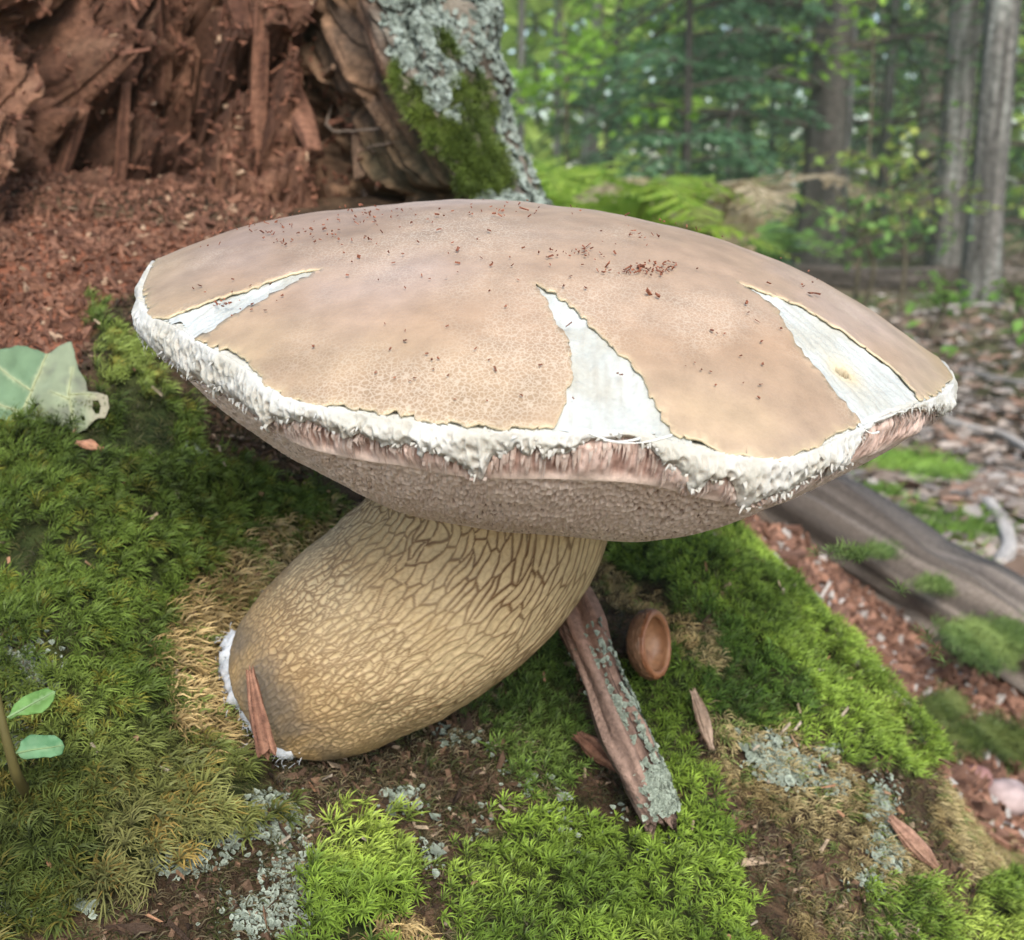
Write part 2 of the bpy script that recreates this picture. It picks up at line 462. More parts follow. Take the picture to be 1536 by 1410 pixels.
# ------------------------------------------------------------------ the mushroom
CAP_R, CAP_H = .115, .037
def Ry(a): c, s = math.cos(a), math.sin(a); return np.array([[c, 0, s], [0, 1, 0], [-s, 0, c]])
def Rx(a): c, s = math.cos(a), math.sin(a); return np.array([[1, 0, 0], [0, c, -s], [0, s, c]])
CAP_M = Ry(math.radians(5.5)) @ Rx(math.radians(2.0))
CAP_O = P(820, 515, .35)
def cap_world(p): return p @ CAP_M.T + CAP_O
def ztop(x, y):
    r = np.hypot(x, y) / CAP_R
    z = CAP_H * (1 - r ** 2.3)
    z = z + .007 * sstep(.045, .115, -x) * (1 - .3 * sstep(0, .08, -y))
    z = z - .0035 * np.exp(-(((x - .035 + .9 * (y - .01)) / .03) ** 2 + ((y - .012) / .013) ** 2))
    z = z - .0022 * np.exp(-(((y - .028 + .35 * x) / .007) ** 2 + ((x - .0) / .055) ** 2))
    z = z - .0025 * sstep(.04, .08, x) * sstep(.0, .06, y)
    return z + .0014 * fbm(v3(x * 22, y * 22, .3), 3, 51) + .0004 * fbm(v3(x * 90, y * 90, .3), 2, 52)

def cap_hit(px, py):
    px, py = np.atleast_1d(np.asarray(px, float)), np.atleast_1d(np.asarray(py, float))
    t = np.linspace(.19, .5, 1600)
    p = (P(px[:, None], py[:, None], np.broadcast_to(t, (len(px), len(t)))) - CAP_O) @ CAP_M
    g = p[..., 2] - ztop(p[..., 0], p[..., 1])
    k = np.where((g < 0).any(1), (g < 0).argmax(1), g.argmin(1))
    return p[np.arange(len(px)), k]

# outline of the torn skin, front and sides; each wedge is one tear
E_FRONT = [
    [(216, 430), (219, 455), (226, 480), (250, 478), (266, 471)],
    [(300, 459), (340, 447), (400, 425), (440, 412), (480, 404), (455, 420), (430, 432), (400, 447), (370, 465), (340, 480), (315, 498)],
    [(290, 512), (330, 522), (368, 538), (382, 556), (400, 577), (430, 597), (460, 606), (520, 610), (580, 620), (640, 632), (700, 642), (760, 645), (800, 645), (834, 641)],
    [(845, 620), (850, 600), (858, 560), (855, 530), (845, 500), (830, 480), (818, 455), (802, 427), (830, 440), (860, 465), (895, 495), (930, 530), (960, 565), (975, 590), (995, 630)],
    [(1012, 650), (1050, 668), (1100, 683), (1150, 691), (1180, 690), (1210, 675), (1250, 655), (1287, 635)],
    [(1270, 610), (1250, 590), (1230, 560), (1200, 530), (1180, 495), (1165, 465), (1140, 445), (1107, 424), (1150, 440), (1200, 460), (1250, 490), (1300, 525), (1340, 555), (1365, 580)],
    [(1380, 600), (1400, 592), (1418, 578)]]
loc2 = []; rim_pts = []; tears = []
for i, seg in enumerate(E_FRONT):
    h = cap_hit([p[0] for p in seg], [p[1] for p in seg])[:, :2]
    loc2.append(h)
    if i % 2 == 0: rim_pts.append(h)
    else: tears.append(np.concatenate([loc2[i - 1][-1:], h]))
front = np.concatenate(loc2)
for i in (1, 3, 5): tears[(i - 1) // 2] = np.concatenate([tears[(i - 1) // 2], loc2[i + 1][:1]])
rim_all = np.concatenate(rim_pts)
th_f = np.unwrap(np.arctan2(rim_all[:, 1], rim_all[:, 0])); r_f = np.hypot(rim_all[:, 0], rim_all[:, 1])
r_f = np.clip(r_f, .100, .119)
th_f = np.where(th_f > .5, th_f - 2 * np.pi, th_f)
o_ = np.argsort(th_f); th_f, r_f = th_f[o_], r_f[o_]
TH0, TH1 = th_f[0], th_f[-1]          # about -175 deg (left) .. -25 deg (right), passing the front
back_th = np.linspace(TH1 + .15, TH0 + 2 * np.pi - .15, 40)
back_r = .107 + .0012 * np.sin(back_th * 5) + .0008 * np.sin(back_th * 11)
tab_t = np.concatenate([th_f, back_th]); tab_r = np.concatenate([r_f, back_r])
def rim_r(th):
    t = np.mod(np.asarray(th) - TH0, 2 * np.pi) + TH0
    return np.interp(t, np.concatenate([tab_t, [tab_t[0] + 2 * np.pi]]), np.concatenate([tab_r, tab_r[:1]]))
def rim_s(th):                        # smoothed, for the flesh and tubes beneath
    return sum(rim_r(th + d) * w for d, w in zip(np.linspace(-.12, .12, 9), [.04, .08, .12, .16, .2, .16, .12, .08, .04]))

def densify(poly, step, jag, seed):
    out = []
    for a, b in zip(poly[:-1], poly[1:]):
        n = max(1, int(np.hypot(*(b - a)) / step))
        out.append(a + (b - a) * (np.arange(n) / n)[:, None])
    q = np.concatenate(out + [poly[-1:]])
    s = np.arange(len(q)) * .55
    return q + jag * np.stack([fbm(v3(s, 0, seed), 3, seed), fbm(v3(s, 9, seed), 3, seed + 1)], -1)
outline = densify(front, .0007, .0011, 61)
bt = back_th[:, None]
outline = np.concatenate([outline, densify(np.concatenate([back_r[:, None] * np.cos(bt), back_r[:, None] * np.sin(bt)], 1), .0015, .0012, 63)])

# skin sheet: points inside the outline, triangulated
st = .0017
ax = np.arange(-.122, .122, st); AX, AY = np.meshgrid(ax, ax)
AX = (AX + rng.uniform(-.35, .35, AX.shape) * st).ravel(); AY = (AY + rng.uniform(-.35, .35, AY.shape) * st).ravel()
ok = inpoly(AX, AY, [tuple(p) for p in outline])
AX, AY = AX[ok], AY[ok]
pts2 = np.concatenate([outline, np.stack([AX, AY], -1)])
nb = len(outline)
res = delaunay_2d_cdt([Vector(p) for p in pts2], [(i, (i + 1) % nb) for i in range(nb)], [list(range(nb))], 1, 1e-7)
sv = np.array([tuple(v) for v in res[0]]); sf = np.array([f for f in res[2] if len(f) == 3])
orig = res[3]
cen = sv[sf].mean(1)
sf = sf[inpoly(cen[:, 0], cen[:, 1], [tuple(p) for p in outline])]
# distance to the outline for the lifted edge
def dist_to(q, poly):
    d = np.full(len(q), 1.)
    for a in range(0, len(q), 2000):
        d[a:a + 2000] = np.sqrt(((q[a:a + 2000, None] - poly[None]) ** 2).sum(-1).min(1))
    return d
de = dist_to(sv, outline)
zs = ztop(sv[:, 0], sv[:, 1])
lift = .00025 * np.exp(-de / .0018) * (1 + 1.2 * fbm(v3(sv[:, 0] * 90, sv[:, 1] * 90), 2, 66))
top = v3(sv[:, 0], sv[:, 1], zs + .0002 + lift)
thick = .0006
botv = top - np.array([0, 0, thick])
ed = np.concatenate([sf[:, [0, 1]], sf[:, [1, 2]], sf[:, [2, 0]]])
key = np.sort(ed, 1); key = key[:, 0].astype(np.int64) * 10 ** 6 + key[:, 1]
u_, inv, cnt = np.unique(key, return_inverse=True, return_counts=True)
be = ed[cnt[inv] == 1]
n_ = len(sv)
walls = np.stack([be[:, 0], be[:, 1], be[:, 1] + n_, be[:, 0] + n_], -1)
walls = walls[:, ::-1]
allv = np.concatenate([top, botv]); allf = np.concatenate([sf, sf[:, ::-1] + n_])
rho = np.hypot(sv[:, 0], sv[:, 1]) / CAP_R
tan, pink, gold, brown = (.305, .21, .142), (.335, .248, .202), (.335, .242, .135), (.215, .14, .09)
nA = fbm(v3(sv[:, 0] * 26, sv[:, 1] * 26, 2.), 4, 71); nB = fbm(v3(sv[:, 0] * 60, sv[:, 1] * 60, 5.), 4, 72)
kc = mix(tan, pink, sstep(-.2, .5, nA))
kc = mix(kc, gold, sstep(.72, .98, rho) * (.55 + .35 * nB))
kc = mix(kc, brown, sstep(-.1, .5, fbm(v3(sv[:, 0] * 16, sv[:, 1] * 34, 9.), 4, 73)) * .55)
band = np.exp(-((rho - .80 - .05 * nA) / .05) ** 2) * sstep(-.02, -.07, sv[:, 1])
kc = mix(kc, (.31, .195, .115), np.clip(band * (.35 + .5 * fbm(v3(sv[:, 0] * 40, sv[:, 1] * 40, 3.), 3, 75)), 0, 1))
mesh_patch = np.exp(-(((sv[:, 0] - .022) / .034) ** 2 + ((sv[:, 1] - .012) / .022) ** 2))
kc = mix(kc, (.42, .335, .29), np.clip(mesh_patch * (.55 + .7 * nB), 0, 1))
bruise = np.exp(-(((sv[:, 0] - .036) / .010) ** 2 + ((sv[:, 1] - .006) / .004) ** 2))
kc = mix(kc, (.22, .17, .15), np.clip(bruise * .7, 0, 1))
kc = mix(kc, (.42, .33, .20), np.exp(-de / .0005) * .35)
kb = mix((.70, .60, .40), (.70, .60, .40), np.zeros(n_))
mush = root('mushroom', P(455, 1085, .36), 'large tan-capped mushroom with a netted stem growing from the mossy stump', 'mushroom')
def mpart(name, me, mat, parent=mush, **k):
    o = link(name, me, mat, **k)
    return put(o, parent)
me = mesh_data('cap_skin', cap_world(allv), walls, allf, np.concatenate([kc, kb]))
skin = mpart('cap_skin', me, M_SKIN); skin['label'] = 'tan cracked cap skin split by three tears'

# white flesh laid bare in each tear
hole_c = cap_hit(1266, 549)[0][:2]
for ti, tp in enumerate(tears):
    lo, hi = tp.min(0) - .005, tp.max(0) + .005
    s2 = .0006 if ti < 2 else .0004
    X, Y = np.meshgrid(np.arange(lo[0], hi[0], s2), np.arange(lo[1], hi[1], s2))
    q = np.stack([X.ravel(), Y.ravel()], -1)
    dd = dist_to(q, densify(tp, .001, 0, 1)); ins = inpoly(q[:, 0], q[:, 1], [tuple(p) for p in tp])
    rad = np.hypot(q[:, 0], q[:, 1]); th = np.arctan2(q[:, 1], q[:, 0])
    keep = (ins | (dd < .004)) & (rad < rim_s(th) + .0005)
    sd_ = np.where(ins, dd, -dd)
    z = ztop(q[:, 0], q[:, 1]) - .0005 - .0006 * sstep(0, .004, sd_)
    fib = fbm(v3(th * 150, rad * 90, ti), 4, 87); z += .0005 * fib * sstep(0, .003, sd_)
    z += .00045 * fbm(v3(q[:, 0] * 300, q[:, 1] * 300), 4, 81 + ti) + .0003 * fbm(v3(q[:, 0] * 1200, q[:, 1] * 1200), 2, 83)
    fcl = mix((.37, .38, .355), (.43, .445, .425), sstep(-.3, .4, fbm(v3(q[:, 0] * 150, q[:, 1] * 150), 3, 85)))
    fcl = mix(fcl, (.31, .275, .20), sstep(.0, .5, fbm(v3(q[:, 0] * 90, q[:, 1] * 90), 3, 86)) * .4)
    fcl = mix(fcl, (.29, .275, .235), sstep(.05, .5, fib) * .5)
    if ti == 2:
        hd = np.hypot((q[:, 0] - hole_c[0]), (q[:, 1] - hole_c[1]) * .8)
        z -= .007 * (1 - sstep(.0010, .0016, hd)) + .0007 * np.exp(-(hd / .004) ** 2)
        fcl = mix(fcl, (.52, .40, .20), np.exp(-(hd / .0035) ** 2) * .75)
        fcl = mix(fcl, (.05, .022, .008), 1 - sstep(.0012, .0018, hd))
    nr, nc = X.shape
    gq = gridq(nr, nc); gq = gq[keep[gq].all(1)]
    used = np.unique(gq); rm = np.full(len(q), -1); rm[used] = np.arange(len(used))
    me = mesh_data('flesh', cap_world(v3(q[used, 0], q[used, 1], z[used])), rm[gq], None, fcl[used])
    o = mpart('torn_flesh', me, M_FLESH); o['label'] = 'white flesh bared by a tear in the cap skin'

# how far the ragged white flesh hangs below the skin along the front (photograph x : pixels)
DROP = np.array([(205, 75), (250, 60), (300, 70), (340, 78), (380, 78), (400, 75), (425, 50), (450, 38), (480, 30), (520, 45), (545, 28), (570, 40), (600, 48), (640, 62), (690, 62), (720, 78), (745, 58), (780, 48), (820, 52), (850, 45), (880, 14), (950, 8), (975, 25), (1000, 50), (1040, 72), (1080, 62), (1110, 55), (1130, 72), (1170, 62), (1200, 52), (1240, 52), (1275, 48), (1292, 15), (1310, 6), (1360, 5), (1390, 18), (1420, 34), (1440, 34)], float)
nF, nB_ = 1500, 90
TH = np.concatenate([np.linspace(TH0 - .35, TH1 + .25, nF, endpoint=False), np.linspace(TH1 + .25, TH0 - .35 + 2 * np.pi, nB_, endpoint=False)])
RS = rim_s(TH); zr = ztop(RS * np.cos(TH), RS * np.sin(TH))
rw = cap_world(v3(RS * np.cos(TH), RS * np.sin(TH), zr)); rpx, rpy, rpd = proj(rw)
isfront = (TH > TH0 - .2) & (TH < TH1 + .2)
drop = np.where(isfront, np.interp(rpx, DROP[:, 0], DROP[:, 1]), 50) * np.where(isfront, rpd, .3) / LENS_PX
arc = TH * .112
rag = fbm(v3(arc * 130, 0, 3.), 3, 91) * .0034 + fbm(v3(arc * 700, 0, 5.), 3, 92) * .0016 + .0035 * np.maximum(0, fbm(v3(arc * 330, 0, 8.), 2, 94)) 
drop = np.clip(drop * .96 + rag * np.clip(drop / .006, .25, 1.2), .0006, .016)
# outer profile of the whole margin: distance down along it -> (outward offset, height)
PR_S = np.array([0, .003, .007, .011, .016, .022, .032])
PR_O = np.array([.0000, .0012, .0006, -.0012, -.0042, -.0085, -.0165])
PR_Z = np.array([0, -.0028, -.0068, -.0105, -.0141, -.0181, -.0242])
def margin(th, s, off, rs, z0):
    o = np.interp(s, PR_S, PR_O) + off; z = np.interp(s, PR_S, PR_Z)
    r = rs + o
    return v3(r * np.cos(th), r * np.sin(th), z0 + z)
NR = 20
sr = np.linspace(0, 1, NR)[:, None]
S = -.003 + (drop + .003) * sr
Tg = np.broadcast_to(TH, S.shape); Ag = Tg * .112
f1, f2, ci = voro(Ag * 560 + .6 * fbm(v3(Ag * 400, S * 400), 2, 96), S * 480 + .5 * fbm(v3(Ag * 400, S * 400, 4), 2, 95), 97)
net = sstep(.05, .5, f2 - f1)
cov = sstep(0, .004, np.maximum(S, 0))
off = .0012 + .0016 * fbm(v3(Ag * 150, S * 200), 3, 98) * sstep(.0, .003, S) + cov * (-.0009 * net * (.4 + ci) + .0002 * fbm(v3(Ag * 900, S * 900), 2, 99))
tipc = sstep(.75, 1, sr)
off = off - .0014 * tipc + .0012 * tipc * fbm(v3(Ag * 420, S * 100), 2, 100)
off = np.where(S < 0, -.002 + 0 * S, off)
Zup = np.where(S < 0, -.0012, 0)
V = margin(Tg, np.maximum(S, 0), off, RS, zr); V[..., 2] += Zup
inner = margin(Tg, np.maximum(S, 0), off - .0016 * (1 - .75 * tipc), RS, zr)
Vall = np.concatenate([V, inner[::-1]], 0)
fcol = mix((.40, .385, .335), (.46, .455, .425), sstep(-.3, .4, fbm(v3(Ag * 120, S * 120), 3, 101)))
fcol = mix(fcol, (.34, .265, .205), cov * net * .45 * ci)
fcol = mix(fcol, (.37, .28, .215), tipc * .5 * sstep(-.2, .4, fbm(v3(Ag * 200, S * 200), 2, 102)))
me = mesh_data('margin', cap_world(Vall.reshape(-1, 3)), gridq(2 * NR, len(TH), True), None, np.concatenate([fcol, fcol[::-1]]).reshape(-1, 3))
o = mpart('cap_margin', me, M_FLESH); o['label'] = 'ragged white flesh hanging below the skin edge'

# tubes under the flesh, then the pored underside down to the stem
TU = .0115
NT = 22
s2 = np.linspace(0, TU, NT)[:, None]
Tg = np.broadcast_to(TH, (NT, len(TH))); Ag = Tg * .112; S2 = np.broadcast_to(s2, Tg.shape)
lean = .0009 * fbm(v3(Ag * 60, S2 * 60), 2, 111)
ridge = fbm(v3((Ag + lean) * 1100, S2 * 90), 3, 112, .75)
broke = fbm(v3(Ag * 170, S2 * 110), 4, 113, .6)
fadeT = 1 - sstep(.7, 1, S2 / TU)
offt = -.0018 + fadeT * (.0010 * ridge + .0024 * broke) - .0004 * (1 - fadeT)
exposed = sstep(.0005, .003, s2 - drop[None] * .85)
tcol = mix((.32, .195, .155), (.56, .42, .36), sstep(-.45, .5, ridge + .3 * broke))
tcol = mix(tcol, (.50, .43, .37), sstep(.25, .7, broke) * .5)
tcol = mix(tcol, (.60, .475, .40), 1 - fadeT)
NP = 132
ps = (np.linspace(0, 1, NP) ** 1.25)[:, None]
THp = np.concatenate([np.linspace(TH0 - .3, TH1 + .2, 950, endpoint=False), np.linspace(TH1 + .2, TH0 - .3 + 2 * np.pi, 70, endpoint=False)])
RSp = rim_s(THp); zrp = ztop(RSp * np.cos(THp), RSp * np.sin(THp))
rin = .026
P0o = np.interp(TU, PR_S, PR_O) - .0022; P0z = np.interp(TU, PR_S, PR_Z)
r0 = RSp + P0o + .0001; z0 = zrp + P0z + .0003
tt = ps
rp = r0 * (1 - tt) + rin * tt
zc = -.0415
zp = z0 + (zc - z0) * (1 - (1 - tt) ** 2.1) * (1 - .0) 
zp = zp + .003 * sstep(.75, 1, tt)
Tp = np.broadcast_to(THp, (NP, len(THp)))
xx, yy = rp * np.cos(Tp), rp * np.sin(Tp)
wob = .0009 * fbm(v3(xx * 60, yy * 60), 3, 121)
su = xx * 800 + .5 * fbm(v3(xx * 300, yy * 300), 2, 122); sv_ = yy * 660 + zp * 300 + .5 * fbm(v3(xx * 300, yy * 300, 4), 2, 123)
f1, f2, ci = voro(su, sv_, 124)
pore = sstep(.05, .38, f2 - f1)
blend = sstep(0, .03, ps)
offp = (-.0009 * pore * (.5 + .9 * ci)) * blend + wob * blend
nrm = np.stack([np.cos(Tp) * .55, np.sin(Tp) * .55, np.full_like(Tp, -.83)], -1)
Vp = v3(xx, yy, zp) + nrm * offp[..., None]
stain = sstep(-.15, .45, fbm(v3(xx * 40, yy * 40, zp * 40), 3, 125))
wallc = mix((.74, .62, .54), (.66, .53, .44), stain)
pitc = mix((.30, .20, .15), (.09, .04, .022), np.clip((.25 + stain) * sstep(.2, .6, ci), 0, 1))
pcol = mix(wallc, pitc, pore * blend * .3)
dot = (1 - sstep(.16, .36, f1)) * sstep(.25, .5, ci) * sstep(-.25, .2, fbm(v3(xx * 70, yy * 70, zp * 70), 2, 126))
pcol = mix(pcol, (.10, .045, .025), dot * blend * .9)
pcol = mix(pcol, (.42, .29, .16), sstep(.8, 1, np.broadcast_to(ps, Tp.shape)) * .6)
Vt = margin(Tg, S2, offt, RS, zr)
Vt[0] = v3((RS - .004) * np.cos(TH), (RS - .004) * np.sin(TH), zr - .0025)
me = mesh_data('tubes', cap_world(Vt.reshape(-1, 3)), gridq(NT, len(TH), True), None, tcol.reshape(-1, 3))
o = mpart('tube_layer', me, M_TUBE); o['label'] = 'pinkish torn tubes below the white flesh'
me = mesh_data('pores', cap_world(Vp.reshape(-1, 3)), gridq(NP, len(THp), True), None, pcol.reshape(-1, 3))
o = mpart('pore_surface', me, M_TUBE); o['label'] = 'brown-dotted pored underside of the cap'

# loose strands across the tears and teeth hanging from the margin
parts = []
for (x0, y0, x1, y1, d0) in [(1287, 636, 1318, 648, .262), (884, 650, 960, 658, .234), (905, 660, 1008, 653, .233)]:
    a, b = P(x0, y0, d0), P(x1, y1, d0 + .002)
    path = np.linspace(a, b, 10) + np.array([0, -.001, -.0008]) * np.sin(np.linspace(0, np.pi, 10))[:, None]
    v, q, t, _ = tube(path, .00012 + .0002 * np.abs(np.linspace(-1, 1, 10)), 5)
    parts.append((v, q, t, np.tile((.58, .57, .52), (len(v), 1))))
# frayed teeth: thin pointed flaps all along the ragged lower edge and over the torn flesh
kk = np.concatenate([rng.integers(0, nF, 420)]); fs = np.where(rng.uniform(size=len(kk)) < .7, 1., rng.uniform(.35, 1, len(kk)))
th_k, sk = TH[kk], drop[kk] * fs
b0 = margin(th_k, np.maximum(sk - .0012, 0), .0012 + rng.uniform(-.0008, .0004, len(kk)), RS[kk], zr[kk])
rad_d = np.stack([np.cos(th_k), np.sin(th_k), 0 * th_k], -1); tan_d = np.stack([-np.sin(th_k), np.cos(th_k), 0 * th_k], -1)
L = rng.lognormal(-6.9, .45, len(kk))[:, None]; wd = rng.uniform(.2, .9, len(kk))[:, None] * .0006
dn = unit(np.array([0, 0, -1.]) + rad_d * rng.normal(.0, .3, (len(kk), 1)) + tan_d * rng.normal(0, .45, (len(kk), 1)))
mid = b0 + dn * L * .55 + rad_d * L * rng.uniform(-.1, .3, (len(kk), 1)); tip = b0 + dn * L + rad_d * L * rng.uniform(-.5, .3, (len(kk), 1))
V = np.stack([b0 - tan_d * wd, b0 + tan_d * wd, mid + tan_d * wd * .7, mid - tan_d * wd * .7, tip], 1)
i = np.arange(len(kk))[:, None] * 5
cF = mix((.38, .355, .30), (.46, .445, .41), rng.uniform(size=len(kk)))
parts.append((cap_world(V.reshape(-1, 3)), i + np.array([[0, 1, 2, 3]]), i + np.array([[3, 2, 4]]), np.repeat(cF, 5, 0)))
# thin broken tube walls standing out between flesh and pores
kk = rng.integers(0, nF, 900); th_k = TH[kk]; s0 = drop[kk] * rng.uniform(.9, 1.1, len(kk)); s1 = np.minimum(s0 + rng.uniform(.001, .006, len(kk)), .0125)
rad_d = np.stack([np.cos(th_k), np.sin(th_k), 0 * th_k], -1); tan_d = np.stack([-np.sin(th_k), np.cos(th_k), 0 * th_k], -1)
p0 = margin(th_k, s0, -.0014, RS[kk], zr[kk]); p1 = margin(th_k, s1, -.0014, RS[kk], zr[kk]); wd = rng.uniform(.0001, .0004, len(kk))[:, None]
pm = (p0 + p1) / 2 + rad_d * rng.uniform(.0002, .0013, (len(kk), 1))
V = np.stack([p0 - tan_d * wd, p0 + tan_d * wd, pm + tan_d * wd, pm - tan_d * wd, p1], 1); i = np.arange(len(kk))[:, None] * 5
cF = mix((.32, .22, .175), (.44, .36, .31), rng.uniform(size=len(kk)))
parts.append((cap_world(V.reshape(-1, 3)), i + np.array([[0, 1, 2, 3]]), i + np.array([[3, 2, 4]]), np.repeat(cF, 5, 0)))
v, q, t, c = join(parts)
mpart('frayed_flesh', mesh_data('strands', v, q, t, c), M_FLESH, kind='stuff')

# stem
ax_px = [(402, 1066, .368), (435, 1040, .364), (480, 1004, .358), (545, 958, .353), (620, 908, .350), (690, 845, .349), (728, 785, .349), (738, 730, .349)]
NS, NC = 310, 420
axis = spline([P(*p) for p in ax_px], NS)
rad_t = np.array([0, .04, .10, .18, .3, .45, .62, .78, .9, 1.0]); rad_v = np.array([.0005, .0108, .0176, .0232, .0268, .0293, .0308, .0316, .0328, .0365])
tt = np.linspace(0, 1, NS) ** 1.15
axis = spline([P(*p) for p in ax_px], 2000)[(tt * 1999).astype(int)]
rads = np.interp(tt, rad_t, rad_v)
rads = np.convolve(np.pad(rads, 8, 'edge'), np.ones(17) / 17, 'valid'); rads[0] = .0003
tg = unit(np.gradient(spline([P(*p) for p in ax_px], 60), axis=0))
tg = unit(np.stack([np.interp(tt * 59, np.arange(60), tg[:, k]) for k in range(3)], -1))
fr = frames_from(tg, np.broadcast_to(np.array([0, 1., 0]), tg.shape))
ph = np.concatenate([np.linspace(np.pi - 1.95, np.pi + 1.95, 388, endpoint=False), np.linspace(np.pi + 1.95, 3 * np.pi - 1.95, 32, endpoint=False)])   # finer where it faces the open side
ring = np.cos(ph)[None, :, None] * fr[:, None, :, 0] + np.sin(ph)[None, :, None] * fr[:, None, :, 1]
ln = np.concatenate([[0], np.cumsum(np.linalg.norm(np.diff(axis, axis=0), axis=1))])[:, None]
PHg = np.broadcast_to(ph, (NS, NC)); LN = np.broadcast_to(ln, (NS, NC))
cyl = v3(np.cos(PHg) * .03, np.sin(PHg) * .03, LN)
wx = .9 * fbm(cyl * 110, 3, 131); wy = .5 * fbm(cyl * 110 + 31, 3, 132)
per = 86
up_w = sstep(.045, .085, LN)          # cells are longer towards the cap
twist = LN * 18
a1, a2, cid = voro(PHg / (2 * np.pi) * per + wx + twist, LN * 140 + wy, 133, .95, per)
b1, b2, _ = voro(PHg / (2 * np.pi) * 120 + wx * 1.5 + twist * 1.6, LN * 430 + wy * 1.3, 134, .95, 120)
def edge_mm(D):                       # distance to the nearest cell border in metres along the stem's skin
    D = np.minimum(D, 1.2); dl = np.diff(LN, axis=0) + 1e-7; df = np.abs(np.diff(D, axis=0)) / dl
    g0 = np.maximum(np.concatenate([df, df[-1:]]), np.concatenate([df[:1], df]))
    dphi = np.mod(np.roll(ph, -1) - ph, 2 * np.pi)[None]; ef = np.abs(np.roll(D, -1, 1) - D) / (np.maximum(rads[:, None], .004) * dphi)
    g1 = np.maximum(ef, np.roll(ef, 1, 1))
    return D / np.maximum(np.hypot(g0, g1), 90.)
wl = .00058 + .00026 * fbm(cyl * 90, 2, 141)
l1 = 1 - sstep(.15, 1, edge_mm(a2 - a1) / wl); l2 = 1 - sstep(.1, 1, edge_mm(b2 - b1) / .00042)
show1 = sstep(.018, .04, LN); show2 = .75 * (1 - sstep(.04, .075, LN)) * sstep(.006, .03, LN) + .30
line = np.clip(np.maximum(l1 * show1, l2 * show2 * (1 - .3 * up_w)), 0, 1)
lump = fbm(cyl * 50, 3, 135)
bulge = .00022 * (1 - np.minimum(1, a1 * 1.4)) * show1
hgt_s = .00030 * line - .5 * bulge + .0016 * lump * sstep(.002, .02, LN) + .0002 * fbm(cyl * 700, 2, 136)
Vs = axis[:, None] + ring * (rads[:, None] + hgt_s)[..., None]
cream, cream2, netb, baseb = (.47, .36, .205), (.41, .295, .15), (.105, .05, .018), (.33, .21, .09)
sc_ = mix(cream, cream2, sstep(-.3, .5, fbm(cyl * 45, 3, 137)))
sc_ = mix(sc_, baseb, np.clip((1 - sstep(.012, .05, LN)) * .8 + .15 * fbm(cyl * 120, 3, 138), 0, 1))
sc_ = mix(sc_, (.33, .22, .09), sstep(.105, .128, LN) * .75)
sc_ = mix(sc_, netb, line * np.clip(.58 + .32 * up_w + .45 * fbm(cyl * 60, 2, 139), 0, 1))
smx, smy, _d = proj(Vs.reshape(-1, 3)); smx = smx.reshape(NS, NC); smy = smy.reshape(NS, NC)
foot_shade = (1 - sstep(-10, 62, ((smx - 362) * 140 - (smy - 975) * 108) / 177)) * (1 - sstep(.03, .06, LN)) * sstep(-.5, .3, fbm(cyl * 80, 3, 140))  # shading of the stem's lower-left foot, put into its colour as a grey band
sc_ = mix(sc_, (.10, .085, .07), np.clip(foot_shade * .8, 0, 1))
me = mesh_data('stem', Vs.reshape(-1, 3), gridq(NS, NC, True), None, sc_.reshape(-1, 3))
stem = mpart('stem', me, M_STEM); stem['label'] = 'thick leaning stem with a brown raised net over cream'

# white fuzz of mycelium at the foot
parts = []
def tuft(base, direction, n, length, rad, colr, spread=.8):
    d = unit(direction + spread * rng.normal(size=(n, 3)))
    b = base + rng.normal(size=(n, 3)) * .0022
    for i in range(n):
        pth = np.stack([b[i], b[i] + d[i] * length * .5 + rng.normal(size=3) * length * .12, b[i] + d[i] * length + rng.normal(size=3) * length * .25])
        v, q, t, _ = tube(spline(pth, 5), np.linspace(rad, rad * .3, 5), 4)
        parts.append((v, q, t, np.tile(np.array(colr) * rng.uniform(.9, 1.05), (len(v), 1))))
for px, py, d in [(356, 965, .366), (353, 985, .364), (354, 1005, .362), (357, 1022, .361), (364, 1040, .358), (384, 1068, .350), (396, 1082, .349), (408, 1095, .348), (420, 1106, .347), (434, 1116, .347)]:
    base = P(px, py, d)
    tuft(base, np.array([-.3, -.7, -.2]), 80, .0020, .00012, (.5, .51, .52), 1.4)
    u_, v_ = np.meshgrid(np.linspace(0, 2 * np.pi, 15)[:-1], np.linspace(-1.5, 1.5, 9))
    dv = np.stack([np.cos(v_) * np.cos(u_), np.cos(v_) * np.sin(u_), np.sin(v_)], -1)
    dv = dv * (.0042 * (1 + .5 * fbm(dv * 2 + px, 3, 77)))[..., None]
    parts.append((dv.reshape(-1, 3) + base, gridq(9, 14, True), None, np.tile((.5, .51, .52), (126, 1))))
v, q, t, c = join(parts)
mpart('mycelium', mesh_data('mycelium', v, q, t, c), M_FLESH, kind='stuff')

